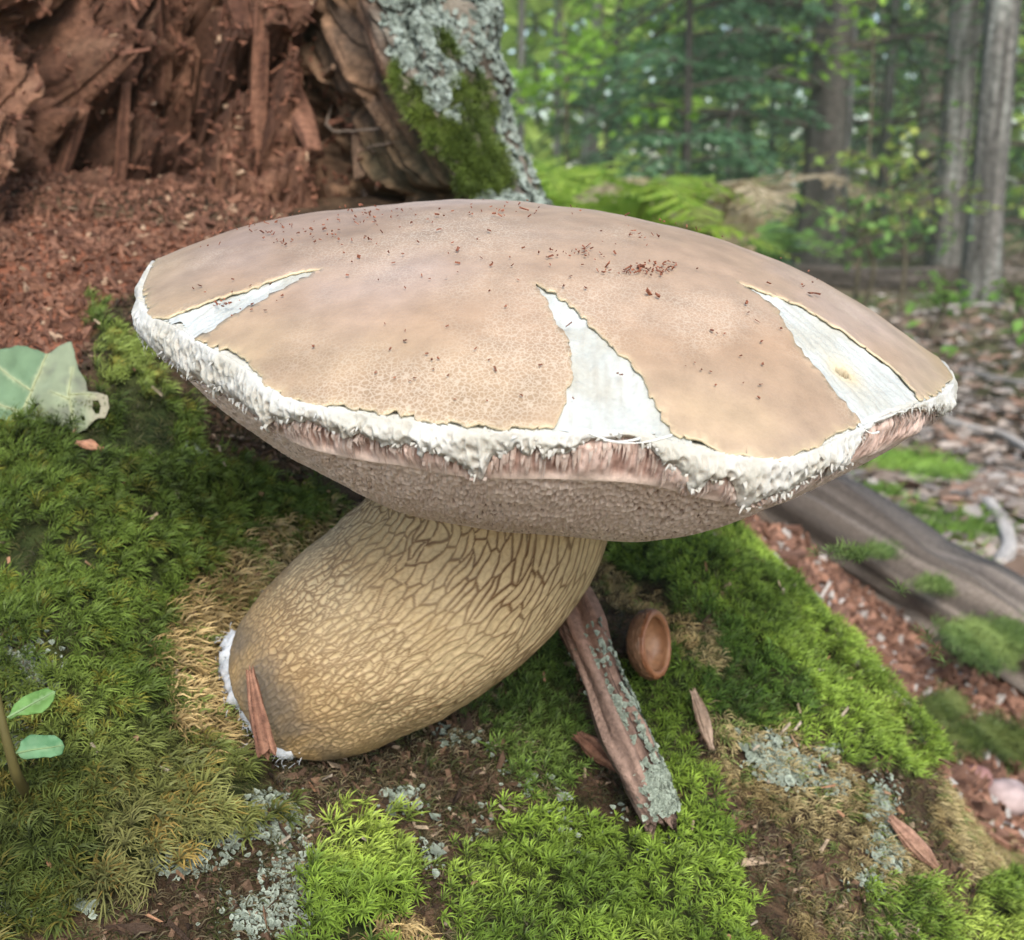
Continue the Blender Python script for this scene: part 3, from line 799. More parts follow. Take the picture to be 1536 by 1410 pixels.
# ------------------------------------------------------------------ rough split wood: bars, slabs, sticks
def rough_bar(path, w, h, side, n=26, seg=18, seed=0, rough=.18, jag=.35, cola=(.20, .085, .05), colb=(.34, .17, .10), fiber=1., taper=None, box=.55):
    path = spline(path, n) if len(path) > 2 else np.linspace(path[0], path[-1], n)
    t = unit(np.gradient(path, axis=0))
    fr = frames_from(t, np.broadcast_to(np.asarray(side, float), t.shape))
    a = np.arange(seg) / seg * 2 * np.pi
    # rounded-box section
    ca, sa = np.cos(a), np.sin(a)
    ex = np.sign(ca) * np.abs(ca) ** box; ey = np.sign(sa) * np.abs(sa) ** box
    s = np.linspace(0, 1, n)[:, None]
    L = np.linalg.norm(path[-1] - path[0])
    aa = np.broadcast_to(a, (n, seg)); ss = np.broadcast_to(s, (n, seg))
    q = v3(np.cos(aa) * 1.6, np.sin(aa) * 1.6, ss * L / max(w, 1e-6) * .35)
    g = v3(np.cos(aa) * 5, np.sin(aa) * 5, ss * L / max(w, 1e-6) * .25)
    k = 1 + rough * fbm(q, 3, seed) + rough * .8 * fbm(g, 3, seed + 3) * fiber
    tp = np.ones(n) if taper is None else np.interp(np.linspace(0, 1, n), np.linspace(0, 1, len(taper)), taper)
    g2 = v3(np.cos(aa) * 15, np.sin(aa) * 15, ss * L / max(w, 1e-6) * .35)
    fine = fbm(g2, 3, seed + 13)
    k = k * (1 + .07 * fine * fiber)
    W = w * .5 * tp[:, None] * k; H = h * .5 * tp[:, None] * k
    v = path[:, None] + fr[:, None, :, 0] * (W * ex)[..., None] + fr[:, None, :, 1] * (H * ey)[..., None]
    jg = jag * w * fbm(v3(np.cos(a) * 3, np.sin(a) * 3, seed), 3, seed + 7)
    for e, sg in ((0, -1), (n - 1, 1)):
        v[e] = v[e] + t[e] * (sg * np.abs(jg))[:, None]
    c = mix(cola, colb, sstep(-.5, .5, fbm(g * 1.5, 3, seed + 9) + .4 * fbm(q, 2, seed + 11) + .6 * fine))
    b = n * seg
    vv = np.concatenate([v.reshape(-1, 3), path[:1], path[-1:]])
    cc = np.concatenate([c.reshape(-1, 3), c[0].mean(0)[None], c[-1].mean(0)[None]])
    i = np.arange(seg); j = (i + 1) % seg
    tr = np.concatenate([np.stack([np.full(seg, b), j, i], -1), np.stack([np.full(seg, b + 1), (n - 1) * seg + i, (n - 1) * seg + j], -1)])
    return vv, gridq(n, seg, True), tr, cc

# ------------------------------------------------------------------ the hollow stump
PYR = np.array([-260, -100, 0, 100, 200, 300, 400, 540], float)
UPX = np.array([  # photograph x of each upright line of the wall, at each height
    [-260] * 8, [-130] * 8, [0] * 8, [120] * 8, [250] * 8, [340, 345, 350, 350, 355, 365, 380, 400],
    [415, 425, 435, 440, 460, 500, 540, 600], [480, 490, 500, 520, 560, 620, 680, 750], [530, 545, 560, 590, 650, 720, 790, 870],
    [620, 640, 650, 668, 705, 765, 840, 920], [715, 728, 735, 745, 768, 814, 885, 970], [700, 710, 716, 724, 745, 790, 860, 950], [600, 610, 616, 624, 645, 690, 760, 850]], float)
UD = np.array([.56, .57, .60, .66, .70, .72, .735, .685, .635, .635, .70, .82, .95])
RD = np.array([.03, .02, .015, .01, .0, -.015, -.03, -.05])
NU, NV = 580, 350
uu = np.concatenate([np.linspace(0, 10.4, 556), np.linspace(10.4, 12, 25)[1:]]); vv_ = np.linspace(-240, 660, NV)
pxr = np.stack([np.interp(vv_, PYR, UPX[k]) for k in range(13)])          # 13 x NV
pxg = spline(pxr, uu).T                                                     # NV x NU
dgv = spline(UD[:, None], uu)[:, 0][None] + np.interp(vv_, PYR, RD)[:, None]
U = np.broadcast_to(uu, (NV, NU)); VV = np.broadcast_to(vv_[:, None], (NV, NU))
heart = 1 - sstep(5.6, 6.3, U); sap = sstep(5.6, 6.3, U) * (1 - sstep(7.8, 8.2, U)); bark = sstep(7.8, 8.2, U)
gxm = pxg / 1900 * .66; gym = VV / 1900 * .66            # metres across and along the grain
slant = np.interp(U.ravel(), [0, 5, 6.5, 12], [.05, .12, .45, .5]).reshape(U.shape)
gg = gxm - slant * gym
wpx = gg * 1.0 + .006 * fbm(v3(gxm * 40, gym * 40), 3, 151)
wpy = gym + .008 * fbm(v3(gxm * 30, gym * 30, 3), 3, 152)
c1a, c1b, i1 = voro(wpx * 30, wpy * 7, 153); c2a, c2b, i2 = voro(wpx * 105, wpy * 24, 154); c3a, c3b, i3 = voro(wpx * 300, wpy * 130, 155)
crack1 = 1 - sstep(0, .16, c1b - c1a); crack2 = 1 - sstep(0, .2, c2b - c2a)
fiber = fbm(v3(gg * 420, gym * 45), 4, 156)
rel = heart * (.060 * (i1 - .5) + .022 * (i2 - .5) + .006 * (i3 - .5) - .034 * crack1 - .010 * crack2 + .022 * fbm(v3(gxm * 12, gym * 9), 3, 157) + .006 * fiber + .004 * fbm(v3(gxm * 260, gym * 200), 3, 160))
rel = rel + sap * (.010 * (i1 - .5) + .007 * (i2 - .5) - .010 * crack1 - .0035 * crack2 * (i1 > .4) + .0028 * fiber + .007 * fbm(v3(gg * 70, gym * 8), 3, 158))
rel = rel + bark * (.010 * fbm(v3(gg * 60, gym * 22), 4, 159) + .006 * (i2 - .5) - .006 * crack2 + .002 * fiber)
rel = rel + .008 * np.exp(-((U - 8.) / .22) ** 2)                            # raised split lip between wood and bark
for (x, y, sx, sy, dp) in [(150, 205, 26, 34, .05), (175, 165, 18, 20, .03), (290, 165, 30, 40, .035), (395, 275, 22, 14, .035), (455, 190, 12, 22, .04), (500, 245, 14, 26, .045), (60, 190, 18, 45, .03), (255, 120, 30, 40, .02), (95, 40, 50, 30, .02), (235, 20, 24, 40, .03), (440, 60, 12, 50, .03), (520, 300, 50, 14, .03), (640, 300, 60, 14, .02)]:
    rel = rel - dp * np.exp(-(((pxg - x) / sx) ** 2 + ((VV - y) / sy) ** 2))
for (x, y, sx, sy, dp) in [(400, 90, 34, 130, .035), (345, 150, 26, 80, .02), (210, 80, 30, 90, .02), (20, 120, 36, 110, .025), (130, 120, 22, 70, .02), (440, 300, 60, 30, .02)]:
    rel = rel + dp * np.exp(-(((pxg - x - .12 * (VV - y)) / sx) ** 2 + ((VV - y) / sy) ** 2)) * (.7 + .5 * i1)
base_w = P(pxg, VV, dgv)
tu = np.gradient(base_w, axis=1); tv = np.gradient(base_w, axis=0)
nrm_w = unit(np.cross(tu, tv)); flip = ((base_w - CAM) * nrm_w).sum(-1, keepdims=True) > 0
nrm_w = np.where(flip & (U < 10)[..., None], -nrm_w, nrm_w)
wallv = base_w + nrm_w * np.where(U > 10, 0, rel)[..., None]
t1 = fbm(v3(gxm * 60, gym * 60), 4, 161); t2 = fbm(v3(gxm * 14, gym * 14), 3, 162)
rotc = mix((.075, .035, .022), (.175, .088, .054), sstep(-.5, .5, t1 + .5 * (i2 - .5)))
rotc = mix(rotc, (.055, .026, .018), sstep(.0, .6, t2 + .5 * (i1 - .5)) * .8)
rotc = mix(rotc, (.32, .19, .12), sstep(.25, .8, fiber) * .55)
sapc = mix((.075, .050, .034), (.22, .13, .078), sstep(-.5, .5, fiber + .6 * (i2 - .5) + .3 * t1))
sapc = mix(sapc, (.30, .15, .09), np.exp(-((U - 7.75) / .25) ** 2) * .7 * sstep(-.3, .4, fiber))
sapc = mix(sapc, (.05, .06, .025), sstep(150, 280, VV) * sstep(-.3, .4, t2) * .6)
barkc = mix((.060, .048, .036), (.20, .175, .14), sstep(-.5, .5, t1 + .5 * fiber))
wc = mix(mix(rotc, sapc, sap), barkc, bark)
NRM = unit(np.cross(np.gradient(wallv, axis=1), np.gradient(wallv, axis=0)))
NRM = np.where((((wallv - CAM) * NRM).sum(-1, keepdims=True) > 0), -NRM, NRM)
stump = root('hollow_stump', (-.15, .66, .38), 'hollow old tree stump with crumbling red-brown heartwood and lichened bark', 'stump')
for nm, a, b, lab in [('rotten_heartwood', 0, 6.0, 'crumbling red-brown rotten heartwood in the hollow'), ('sapwood_wall', 6.0, 8.0, 'brown cracked standing wood beside the hollow'), ('bark', 8.0, 12, 'grey bark crusted with lichen and moss')]:
    i0, i1_ = np.searchsorted(uu, a), min(NU, np.searchsorted(uu, b) + 1)
    vs = wallv[:, i0:i1_]; cs = wc[:, i0:i1_]
    o = put(link(nm, mesh_data(nm, vs.reshape(-1, 3), gridq(NV, i1_ - i0), None, cs.reshape(-1, 3)), M_WOOD), stump); o['label'] = lab
# slabs and splinters of rotted wood still standing in the hollow
def wall_at(px, py):
    nc = int(np.searchsorted(uu, 10)); k = np.argmin((pxg[:, :nc] - px) ** 2 + (VV[:, :nc] - py) ** 2); j, i = divmod(k, nc)
    return wallv[j, i], NRM[j, i]
slabs = [(395, -60, 432, 150, 62, 30), (350, 40, 385, 250, 40, 26), (425, 120, 452, 290, 34, 22), (25, 40, 70, 240, 60, 30), (120, 60, 150, 220, 36, 22), (215, -40, 250, 130, 44, 24), (300, -60, 330, 90, 40, 24),
         (-60, -60, 10, 120, 60, 30), (170, 130, 205, 260, 26, 16), (265, 150, 300, 270, 26, 16), (330, 220, 380, 300, 34, 18), (90, 220, 120, 300, 26, 16), (460, 20, 500, 190, 30, 12), (530, 40, 590, 190, 26, 9), (548, 150, 610, 270, 22, 8), (500, 160, 545, 260, 24, 8),
         (440, 112, 522, 92, 10, 7), (20, -80, 40, 30, 50, 22), (150, -80, 175, 40, 40, 22), (255, 40, 280, 170, 22, 14), (60, 130, 90, 260, 24, 14), (395, 230, 430, 300, 28, 16)]
for k, (x0, y0, x1, y1, w, h) in enumerate(slabs[:9] + slabs[12:16] + slabs[-6:-5]):
    a, na = wall_at(x0, y0); b, nb2 = wall_at(x1, y1)
    a, b = a - na * .004, b - nb2 * .004
    m_ = (a + b) / 2
    dm = ((m_ - CAM) @ FWD) / 1900
    red = x1 < 455
    v, q, t, c = rough_bar([a, m_, b], w * dm, h * dm, np.cross(unit(b - a), na), 32, 20, 200 + k, .26, .5,
                           (.075, .034, .022) if red else (.10, .065, .042), (.215, .105, .066) if red else (.25, .155, .10), taper=[.9, 1, 1, .75])
    put(link('wood_slab' if w > 14 else 'splinter', mesh_data('slab', v, q, t, c), M_WOOD), stump)
# thin dead roots hanging in the hollow
for k, pts in enumerate([[(492, 235), (500, 260), (520, 275), (548, 296)], [(460, 165), (500, 180), (540, 190), (585, 205)], [(490, 232), (520, 230), (560, 222), (600, 226)], [(196, 95), (205, 110), (212, 130)], [(55, 235), (75, 250), (92, 268)]]):
    w = [wall_at(*p) for p in pts]
    v, q, t, _ = tube(spline([a + n * .012 for a, n in w], 16), np.linspace(.0011, .0005, 16) * (1 if k else 2.2), 6)
    v = v + .0008 * vn(v * 300, 9)[:, None]
    put(link('dead_root', mesh_data('dead_root', v, q, t, np.array((.17, .13, .10) if k else (.12, .085, .065))), M_CHIP), stump)

# ------------------------------------------------------------------ moss, lichen, crumbs
def moss_template(n, length, width, curl, seed, stalk=.5, upright=.6):
    r = np.random.default_rng(seed); V, Q, T, S = [], [], [], []
    for i in range(n):
        f = (i + .5) / n
        az = i * 2.399 + r.uniform(-.4, .4)
        L = length * r.uniform(.7, 1.15) * (1.1 - .35 * f)
        base = np.array([.25 * curl * f * length, 0, stalk * length * f])
        out = np.array([math.cos(az), math.sin(az), 0])
        sidev = np.array([-math.sin(az), math.cos(az), 0])
        d0 = unit(out * (1 - upright * .7) + np.array([0, 0, upright + .3 * f]))
        sweep = np.array([curl, 0, -.15 * curl])
        m = base + d0 * L * .5
        e = m + unit(d0 + sweep * 1.1) * L * .5
        m = m + sweep * L * .04
        w = width * r.uniform(.8, 1.2)
        o = len(V) 
        V += [base - sidev * w * .4, base + sidev * w * .4, m + sidev * w * .5, m - sidev * w * .5, e]
        Q.append([o, o + 1, o + 2, o + 3]); T.append([o + 3, o + 2, o + 4])
        k = r.uniform(.8, 1.2)
        S += [[.30 * k] * 3, [.30 * k] * 3, [.95 * k] * 3, [.95 * k] * 3, [1.25 * k, 1.2 * k, 1.1 * k]]
    return np.array(V), np.array(Q), np.array(T), np.array(S)

def sample_mound(n, margin=60):
    x = rng.uniform(-.32, .5, n); y = rng.uniform(.2, 1.0, n)
    w = v3(x, y, hz(x, y)); px, py, d = proj(w)
    nn = hnorm(x, y)
    k = (px > -margin * 4) & (px < 1536 + margin) & (py > 200) & (py < 1410 + margin * 2)
    return w[k], nn[k], px[k], py[k], d[k]

def even(n, spacing, keepfun):        # roughly even spacing over the sloping mound
    w, nn, px, py, d = sample_mound(n)
    k = keepfun(px, py, d, w) & (rng.uniform(size=len(w)) < np.clip(.34 / nn[:, 2], 0, 1))
    w, nn, px, py, d = w[k], nn[k], px[k], py[k], d[k]
    cell = np.floor(w / spacing).astype(np.int64)
    key = cell[:, 0] * 73856093 ^ cell[:, 1] * 19349663 ^ cell[:, 2] * 83492791
    _, first = np.unique(key, return_index=True)
    return w[first], nn[first], px[first], py[first], d[first]

TPL = [moss_template(17, .0062, .00036, .8, s, .55, .55) for s in (1, 2, 3)]          # swept, curved leaves
TPL_B = [moss_template(15, .0046, .00036, .4, s, .9, .5) for s in (4, 5, 6)]        # bushy cushions
TPL_S = [moss_template(8, .0062, .00042, .8, s, .55, .5) for s in (10, 11, 12)]          # sparse
TPL_T = [moss_template(12, .0082, .00052, .9, s, .5, .6) for s in (7, 8, 9)]          # dry, combed
def moss_mesh(w, nn, tpls, col, scale, sweepdir, lean=.35):
    parts = []
    which = rng.integers(0, len(tpls), len(w))
    up = np.array([0, 0, 1.])
    z = unit(nn * (1 - lean) + up * lean * .7 + sweepdir * .25 + rng.normal(size=w.shape) * .22)
    fr = frames_from(z, sweepdir + rng.normal(size=w.shape) * .45)
    for k, tp in enumerate(tpls):
        m = which == k
        parts.append(scatter(tp[0], tp[1], tp[2], w[m] - nn[m] * .0012, fr[m], scale[m], col[m], tp[3]))
    return join(parts)

def flow(w, base, seed):
    a = fbm(w * 22, 2, seed) * 1.6; b = fbm(w * 22 + 9, 2, seed + 2) * 1.2
    return unit(np.asarray(base) + np.stack([np.sin(a), -.3 * np.cos(b) + .3, b * .8], -1) * .9)

def tint(w, cols, seed, f=45., jit=.22):
    t = sstep(-.45, .45, fbm(w * f, 3, seed))
    c = mix(cols[0], cols[1], t)
    h = sstep(.15, .6, fbm(w * f * .5 + 5, 2, seed + 1))
    c = mix(c, cols[2], h * .8)
    return c * rng.uniform(1 - jit, 1 + jit, (len(w), 1))

FRONTW = lambda w: w[:, 1] < .66
# 1 dark swept moss over the left of the mound
w, nn, px, py, d = even(500000, .0023, lambda px, py, d, w: spot('green', px + rng.normal(0, 9, len(px)), py + rng.normal(0, 9, len(px))) & FRONTW(w))
bare_gap = fbm(w * 60, 3, 301) > -.30
w, nn, px, py = w[bare_gap], nn[bare_gap], px[bare_gap], py[bare_gap]
w = w + nn * (.006 * sstep(-.3, .5, fbm(w * 45, 2, 306)))[:, None]
low = sstep(1020, 1200, py)
c = mix(tint(w, [(.060, .095, .015), (.145, .215, .036), (.27, .34, .075)], 302), tint(w, [(.065, .075, .020), (.15, .155, .046), (.30, .26, .11)], 303), low * .65)
c = np.where((rng.uniform(size=len(w)) < .10)[:, None], c * np.array([1.5, 1.05, .9]), c)
sc_m = rng.uniform(.75, 1.25, len(w)) * (1 + .25 * sstep(1000, 1250, py)) * .9
v, q, t, c = moss_mesh(w, nn, TPL, c, sc_m, flow(w, (.5, -.5, -.1), 305))
link('moss', mesh_data('moss', v, q, t, c), M_MOSS, kind='stuff', label='dark green swept moss left of the mushroom stem', cat='moss')
# 2 dry straw-coloured moss
w, nn, px, py, d = even(500000, .0020, lambda px, py, d, w: spot('tan', px + rng.normal(0, 8, len(px)), py + rng.normal(0, 8, len(px)), 8) & FRONTW(w))
k = (px > 860) | (rng.uniform(size=len(w)) < .9)
c = tint(w, [(.34, .24, .10), (.62, .47, .23), (.72, .58, .32)], 311)
c = np.where((rng.uniform(size=len(w)) < .18)[:, None], c * np.array([.45, .75, .4]), c)
c = np.where((px > 1040)[:, None], c * np.array([.80, .86, .9]), c)
v, q, t, c = moss_mesh(w, nn, TPL_T, c, rng.uniform(.7, 1.2, len(w)) * np.where(px > 860, .62, .95), flow(w, (.35, -.4, -.6), 312), .15)
link('dry_moss', mesh_data('dry_moss', v, q, t, c), M_MOSS, kind='stuff', label='straw-coloured dried moss around the foot of the stem', cat='moss')
# 3 bright cushions to the right and at the bottom
w, nn, px, py, d = even(600000, .0024, lambda px, py, d, w: spot('bright', px + rng.normal(0, 11, len(px)), py + rng.normal(0, 11, len(px)), 24) & ~spot('tan', px, py, 8) & FRONTW(w) & (d < .62))
ridge_b = fbm(w * 70, 3, 321)
k = ridge_b > -.5
w, nn, px, py, ridge_b = w[k], nn[k], px[k], py[k], ridge_b[k]
cush = fbm(w * 55, 2, 323)
w = w + nn * (.0065 * sstep(-.3, .5, cush))[:, None]
c = tint(w, [(.110, .180, .024), (.25, .37, .05), (.40, .50, .09)], 322)
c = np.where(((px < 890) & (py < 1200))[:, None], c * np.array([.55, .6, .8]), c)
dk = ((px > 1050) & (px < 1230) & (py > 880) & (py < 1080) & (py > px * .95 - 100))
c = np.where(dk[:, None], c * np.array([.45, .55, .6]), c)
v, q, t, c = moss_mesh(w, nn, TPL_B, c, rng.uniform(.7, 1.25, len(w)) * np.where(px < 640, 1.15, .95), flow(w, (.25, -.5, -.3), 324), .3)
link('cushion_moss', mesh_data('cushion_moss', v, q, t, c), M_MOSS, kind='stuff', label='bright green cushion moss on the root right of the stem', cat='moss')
# 4 thin scruffy moss over the bare patches and gaps
w, nn, px, py, d = even(500000, .0040, lambda px, py, d, w: ~spot('crumb', px, py) & ~spot('chips', px, py) & ~spot('tan', px, py, 8) & (d < .62) & (fbm(w * 35, 3, 331) > -.3))
c = tint(w, [(.045, .045, .016), (.085, .085, .030), (.17, .13, .06)], 332)
v, q, t, c = moss_mesh(w, nn, TPL_S, c, rng.uniform(.45, .95, len(w)), flow(w, (.3, -.5, -.4), 333))
link('thin_moss', mesh_data('thin_moss', v, q, t, c), M_MOSS, kind='stuff', label='sparse olive moss over dark rotten wood under the mushroom', cat='moss')

# 5 old grey-brown moss matted over the rotten wood under the stem
w, nn, px, py, d = even(700000, .0025, lambda px, py, d, w: spot('bare', px + rng.normal(0, 14, len(px)), py + rng.normal(0, 14, len(px)), 26) & (d < .6) & (fbm(w * 48, 3, 335) > -.38))
c = tint(w, [(.085, .065, .035), (.21, .17, .095), (.33, .28, .17)], 336)
c = np.where((rng.uniform(size=len(w)) < .25)[:, None], c * np.array([.5, .8, .4]), c)
v, q, t, c = moss_mesh(w, nn, TPL_S, c, rng.uniform(.5, 1.0, len(w)), flow(w, (.3, -.5, -.4), 337), .2)
link('old_moss', mesh_data('old_moss', v, q, t, c), M_MOSS, kind='stuff', label='matted grey-brown old moss on rotten wood under the stem', cat='moss')

# lichen: small pale curled scales
def lobe_template(seed):
    r = np.random.default_rng(seed); n = 6
    a = np.arange(n) / n * 2 * np.pi; rad = r.uniform(.6, 1.2, n)
    ring1 = np.stack([np.cos(a) * rad * .55, np.sin(a) * rad * .55, np.full(n, .05)], -1)
    ring2 = np.stack([np.cos(a) * rad, np.sin(a) * rad, r.uniform(.05, .42, n)], -1)
    V = np.concatenate([[[0, 0, 0]], ring1, ring2]); i = np.arange(n); j = (i + 1) % n
    T = np.stack([np.zeros(n, int), 1 + i, 1 + j], -1); Q = np.stack([1 + i, 1 + n + i, 1 + n + j, 1 + j], -1)
    S = np.concatenate([np.full((1, 3), .6), np.full((n, 3), .85), np.full((n, 3), 1.12)])
    return V, Q, T, S
LOBE = [lobe_template(s) for s in (1, 2, 3, 4)]
def lichen_mesh(w, nn, size, cols=((.13, .155, .12), (.29, .33, .27)), lift=.0006):
    parts = []; which = rng.integers(0, 4, len(w))
    z = unit(nn + rng.normal(size=w.shape) * .32)
    fr = frames_from(z, rng.normal(size=w.shape))
    c = mix(cols[0], cols[1], rng.uniform(size=len(w)) ** .8)
    for k in range(4):
        m = which == k
        tp = LOBE[k]; parts.append(scatter(tp[0], tp[1], tp[2], w[m] + nn[m] * lift, fr[m], size[m], c[m], tp[3]))
    return join(parts)
LICH = [(415, 1235, 30, 30, 160), (435, 1320, 30, 40, 150), (280, 1295, 40, 20, 90), (340, 1262, 30, 24, 60), (390, 1380, 50, 30, 100), (20, 1355, 30, 18, 70), (30, 1010, 46, 40, 190), (10, 1105, 36, 30, 110), (120, 1365, 30, 10, 30), (290, 690, 18, 18, 26), (25, 645, 16, 7, 20), (385, 1205, 16, 12, 40),
        (1150, 1130, 28, 22, 130), (1190, 1160, 34, 20, 150), (1250, 1180, 20, 16, 50), (1320, 1210, 16, 30, 150), (1330, 1275, 24, 26, 190), (1240, 1130, 16, 8, 20), (680, 1110, 40, 14, 22), (600, 1200, 30, 20, 30), (780, 1150, 50, 40, 20), (850, 1230, 60, 40, 15), (640, 1290, 22, 22, 20), (1000, 1250, 60, 30, 15), (1300, 1320, 20, 14, 30), (700, 1240, 60, 30, 12)]
pp = np.concatenate([np.stack([rng.normal(x, sx * .6, n * 2), rng.normal(y, sy * .6, n * 2)], -1) for x, y, sx, sy, n in LICH])
lw = ground_at(pp[:, 0], pp[:, 1]); k = lw[:, 1] < .62; lw = lw[k]; ln_ = hnorm(lw[:, 0], lw[:, 1])
size = rng.lognormal(-7.25, .4, len(lw))
v, q, t, c = lichen_mesh(lw, ln_, size, lift=.0014)
link('lichen', mesh_data('lichen', v, q, t, c), M_LICHEN, kind='stuff', label='pale blue-green lichen scales on the mossy mound', cat='lichen')

# crumbs of red rotten wood
def shard_template(seed):
    r = np.random.default_rng(seed)
    V = np.array([(x, y, z) for x in (-1, 1) for y in (-1, 1) for z in (-1, 1)], float) * np.array([1, .55, .4]) + r.uniform(-.32, .32, (8, 3))
    Q = np.array([[0, 1, 3, 2], [4, 6, 7, 5], [0, 4, 5, 1], [2, 3, 7, 6], [0, 2, 6, 4], [1, 5, 7, 3]])
    return V, Q, None, r.uniform(.75, 1.2, (8, 1)) * np.ones((1, 3))
SHARD = [shard_template(s) for s in range(8)]
def shards(w, nn, size, col, flat=.6):
    parts = []; which = rng.integers(0, 8, len(w))
    z = unit(nn * flat + rng.normal(size=w.shape) * (1 - flat) * .9)
    fr = frames_from(z, rng.normal(size=w.shape))
    for k in range(8):
        m = which == k; tp = SHARD[k]
        parts.append(scatter(tp[0], tp[1], None, w[m], fr[m], size[m], col[m], tp[3]))
    return join(parts)
w, nn, px, py, d = even(900000, .0033, lambda px, py, d, w: spot('crumb', px, py, 20) & (w[:, 1] < .85))
s = np.stack([rng.lognormal(-6.6, .5, len(w)), rng.lognormal(-6.8, .45, len(w)), rng.lognormal(-6.5, .4, len(w))], -1)
cc = mix((.085, .038, .024), (.205, .100, .062), rng.uniform(size=len(w)) ** 1.2)
cc = np.where((rng.uniform(size=len(w)) < .05)[:, None], np.array([.30, .20, .13]), cc)
v, q, t, c = shards(w + nn * (s[:, 2:3] * .5), nn, s, cc, .4)
link('wood_crumbs', mesh_data('wood_crumbs', v, q, t, c, smooth=False), M_CHIP, kind='stuff', label='heap of red-brown rotten wood crumbs spilling from the stump', cat='wood crumbs')
# dark crumbs of rotted wood over the bare patches
w, nn, px, py, d = even(600000, .0024, lambda px, py, d, w: (w[:, 1] < .62) & ~spot('green', px, py) & ~spot('crumb', px, py) & (spot('bare', px, py, 30) | ((fbm(w * 50, 2, 351) > .1) & ~spot('tan', px, py, 8) & ~spot('bright', px, py, 16))))
s = np.stack([rng.lognormal(-6.7, .6, len(w)), rng.lognormal(-7.1, .4, len(w)), rng.lognormal(-7.2, .4, len(w))], -1)
cc = mix((.035, .022, .015), (.16, .095, .058), rng.uniform(size=len(w)) ** 1.6)
cc = np.where((rng.uniform(size=len(w)) < .07)[:, None], np.array([.30, .22, .15]), cc)
v, q, t, c = shards(w + nn * .0006, nn, s, cc, .3)
link('soil_crumbs', mesh_data('soil_crumbs', v, q, t, c, smooth=False), M_CHIP, kind='stuff', label='dark crumbs of rotted wood under the mushroom stem', cat='soil')
# bits of litter caught in the moss
w, nn, px, py, d = even(30000, .011, lambda px, py, d, w: (spot('green', px, py) | spot('tan', px, py) | spot('bright', px, py) | spot('bare', px, py)) & FRONTW(w))
k = rng.uniform(size=len(w)) < .3; w, nn, px, py = w[k], nn[k], px[k], py[k]
s = np.stack([rng.uniform(.0006, .0022, len(w)), rng.uniform(.0005, .0010, len(w)), rng.uniform(.0003, .0007, len(w))], -1)
cc = np.array([(.33, .25, .17), (.28, .15, .085), (.30, .25, .19), (.25, .15, .09)])[rng.integers(0, 4, len(w))]
v, q, t, c = shards(w + nn * .0035, nn, s, cc, .5)
link('moss_litter', mesh_data('moss_litter', v, q, t, c, smooth=False), M_CHIP, kind='stuff', label='tiny pale wood flakes caught in the moss', cat='litter')

# lichen and moss on the stump's bark
sel = (U > 8.05) & (U < 10.3) & (VV > -120) & (VV < 420)
ji, ii = np.where(sel)
def pick(n, mask=None):
    k = rng.integers(0, len(ji), n); j, i = ji[k], ii[k]
    return wallv[j, i], NRM[j, i], pxg[j, i], VV[j, i]
w, nn, px, py = pick(9500)
MOSSY = [[(590, 100), (640, 130), (700, 240), (720, 300), (640, 300), (600, 250), (580, 180)], [(680, 130), (720, 120), (750, 200), (760, 300), (720, 300), (690, 220)], [(650, 40), (690, 50), (700, 90), (670, 100)], [(640, 200), (680, 240), (660, 300), (620, 260)]]
qx, qy = px + 22 * fbm(v3(px * .02, py * .02), 3, 341), py + 22 * fbm(v3(px * .02, py * .02, 5), 3, 342)
inm = np.zeros(len(px), bool)
for pl in MOSSY: inm |= inpoly(qx, qy, pl)
lk = ~inm & (fbm(w * 40, 3, 343) > -.12)
v, q, t, c = lichen_mesh(w[lk], nn[lk], rng.uniform(.0011, .0032, lk.sum()), ((.12, .145, .12), (.28, .32, .28)), .001)
o = put(link('lichen_crust', mesh_data('lichen_crust', v, q, t, c), M_LICHEN, kind='stuff'), stump); o['label'] = 'grey-green lichen crust on the bark'
w, nn, px, py = w[inm], nn[inm], px[inm], py[inm]
c = tint(w, [(.05, .075, .012), (.11, .16, .022), (.20, .25, .04)], 344)
v, q, t, c = moss_mesh(w, nn, TPL_S, c, rng.uniform(.8, 1.3, len(w)), flow(w, (.2, -.6, -.2), 345), .3)
o = put(link('bark_moss', mesh_data('bark_moss', v, q, t, c), M_MOSS, kind='stuff'), stump); o['label'] = 'yellow-green moss growing down the bark'
# fibres and crumbs clinging to the rotten heartwood
sel = (U < 6.6) & (VV > -60); ji, ii = np.where(sel)
w, nn, px, py = pick(5000)
s = np.stack([rng.lognormal(-6.4, .5, len(w)), rng.lognormal(-6.7, .4, len(w)), rng.lognormal(-6.8, .4, len(w))], -1)
cc = mix((.08, .034, .022), (.23, .105, .065), rng.uniform(size=len(w)) ** 1.3)
cc = np.where((rng.uniform(size=len(w)) < .05)[:, None], np.array([.34, .23, .15]), cc)
v, q, t, c = shards(w + nn * .0008, nn, s, cc, .35)
o = put(link('rot_crumbs', mesh_data('rot_crumbs', v, q, t, c, smooth=False), M_CHIP, kind='stuff'), stump)

# ------------------------------------------------------------------ loose things on the mound
def ray_plane(px, py, p0, n):
    px, py = np.asarray(px, float), np.asarray(py, float)
    d = FWD + ((px - 768) / LENS_PX)[..., None] * RGT - ((py - 705) / LENS_PX)[..., None] * UPV
    t = ((p0 - CAM) @ n) / (d @ n)
    return CAM + d * t[..., None]

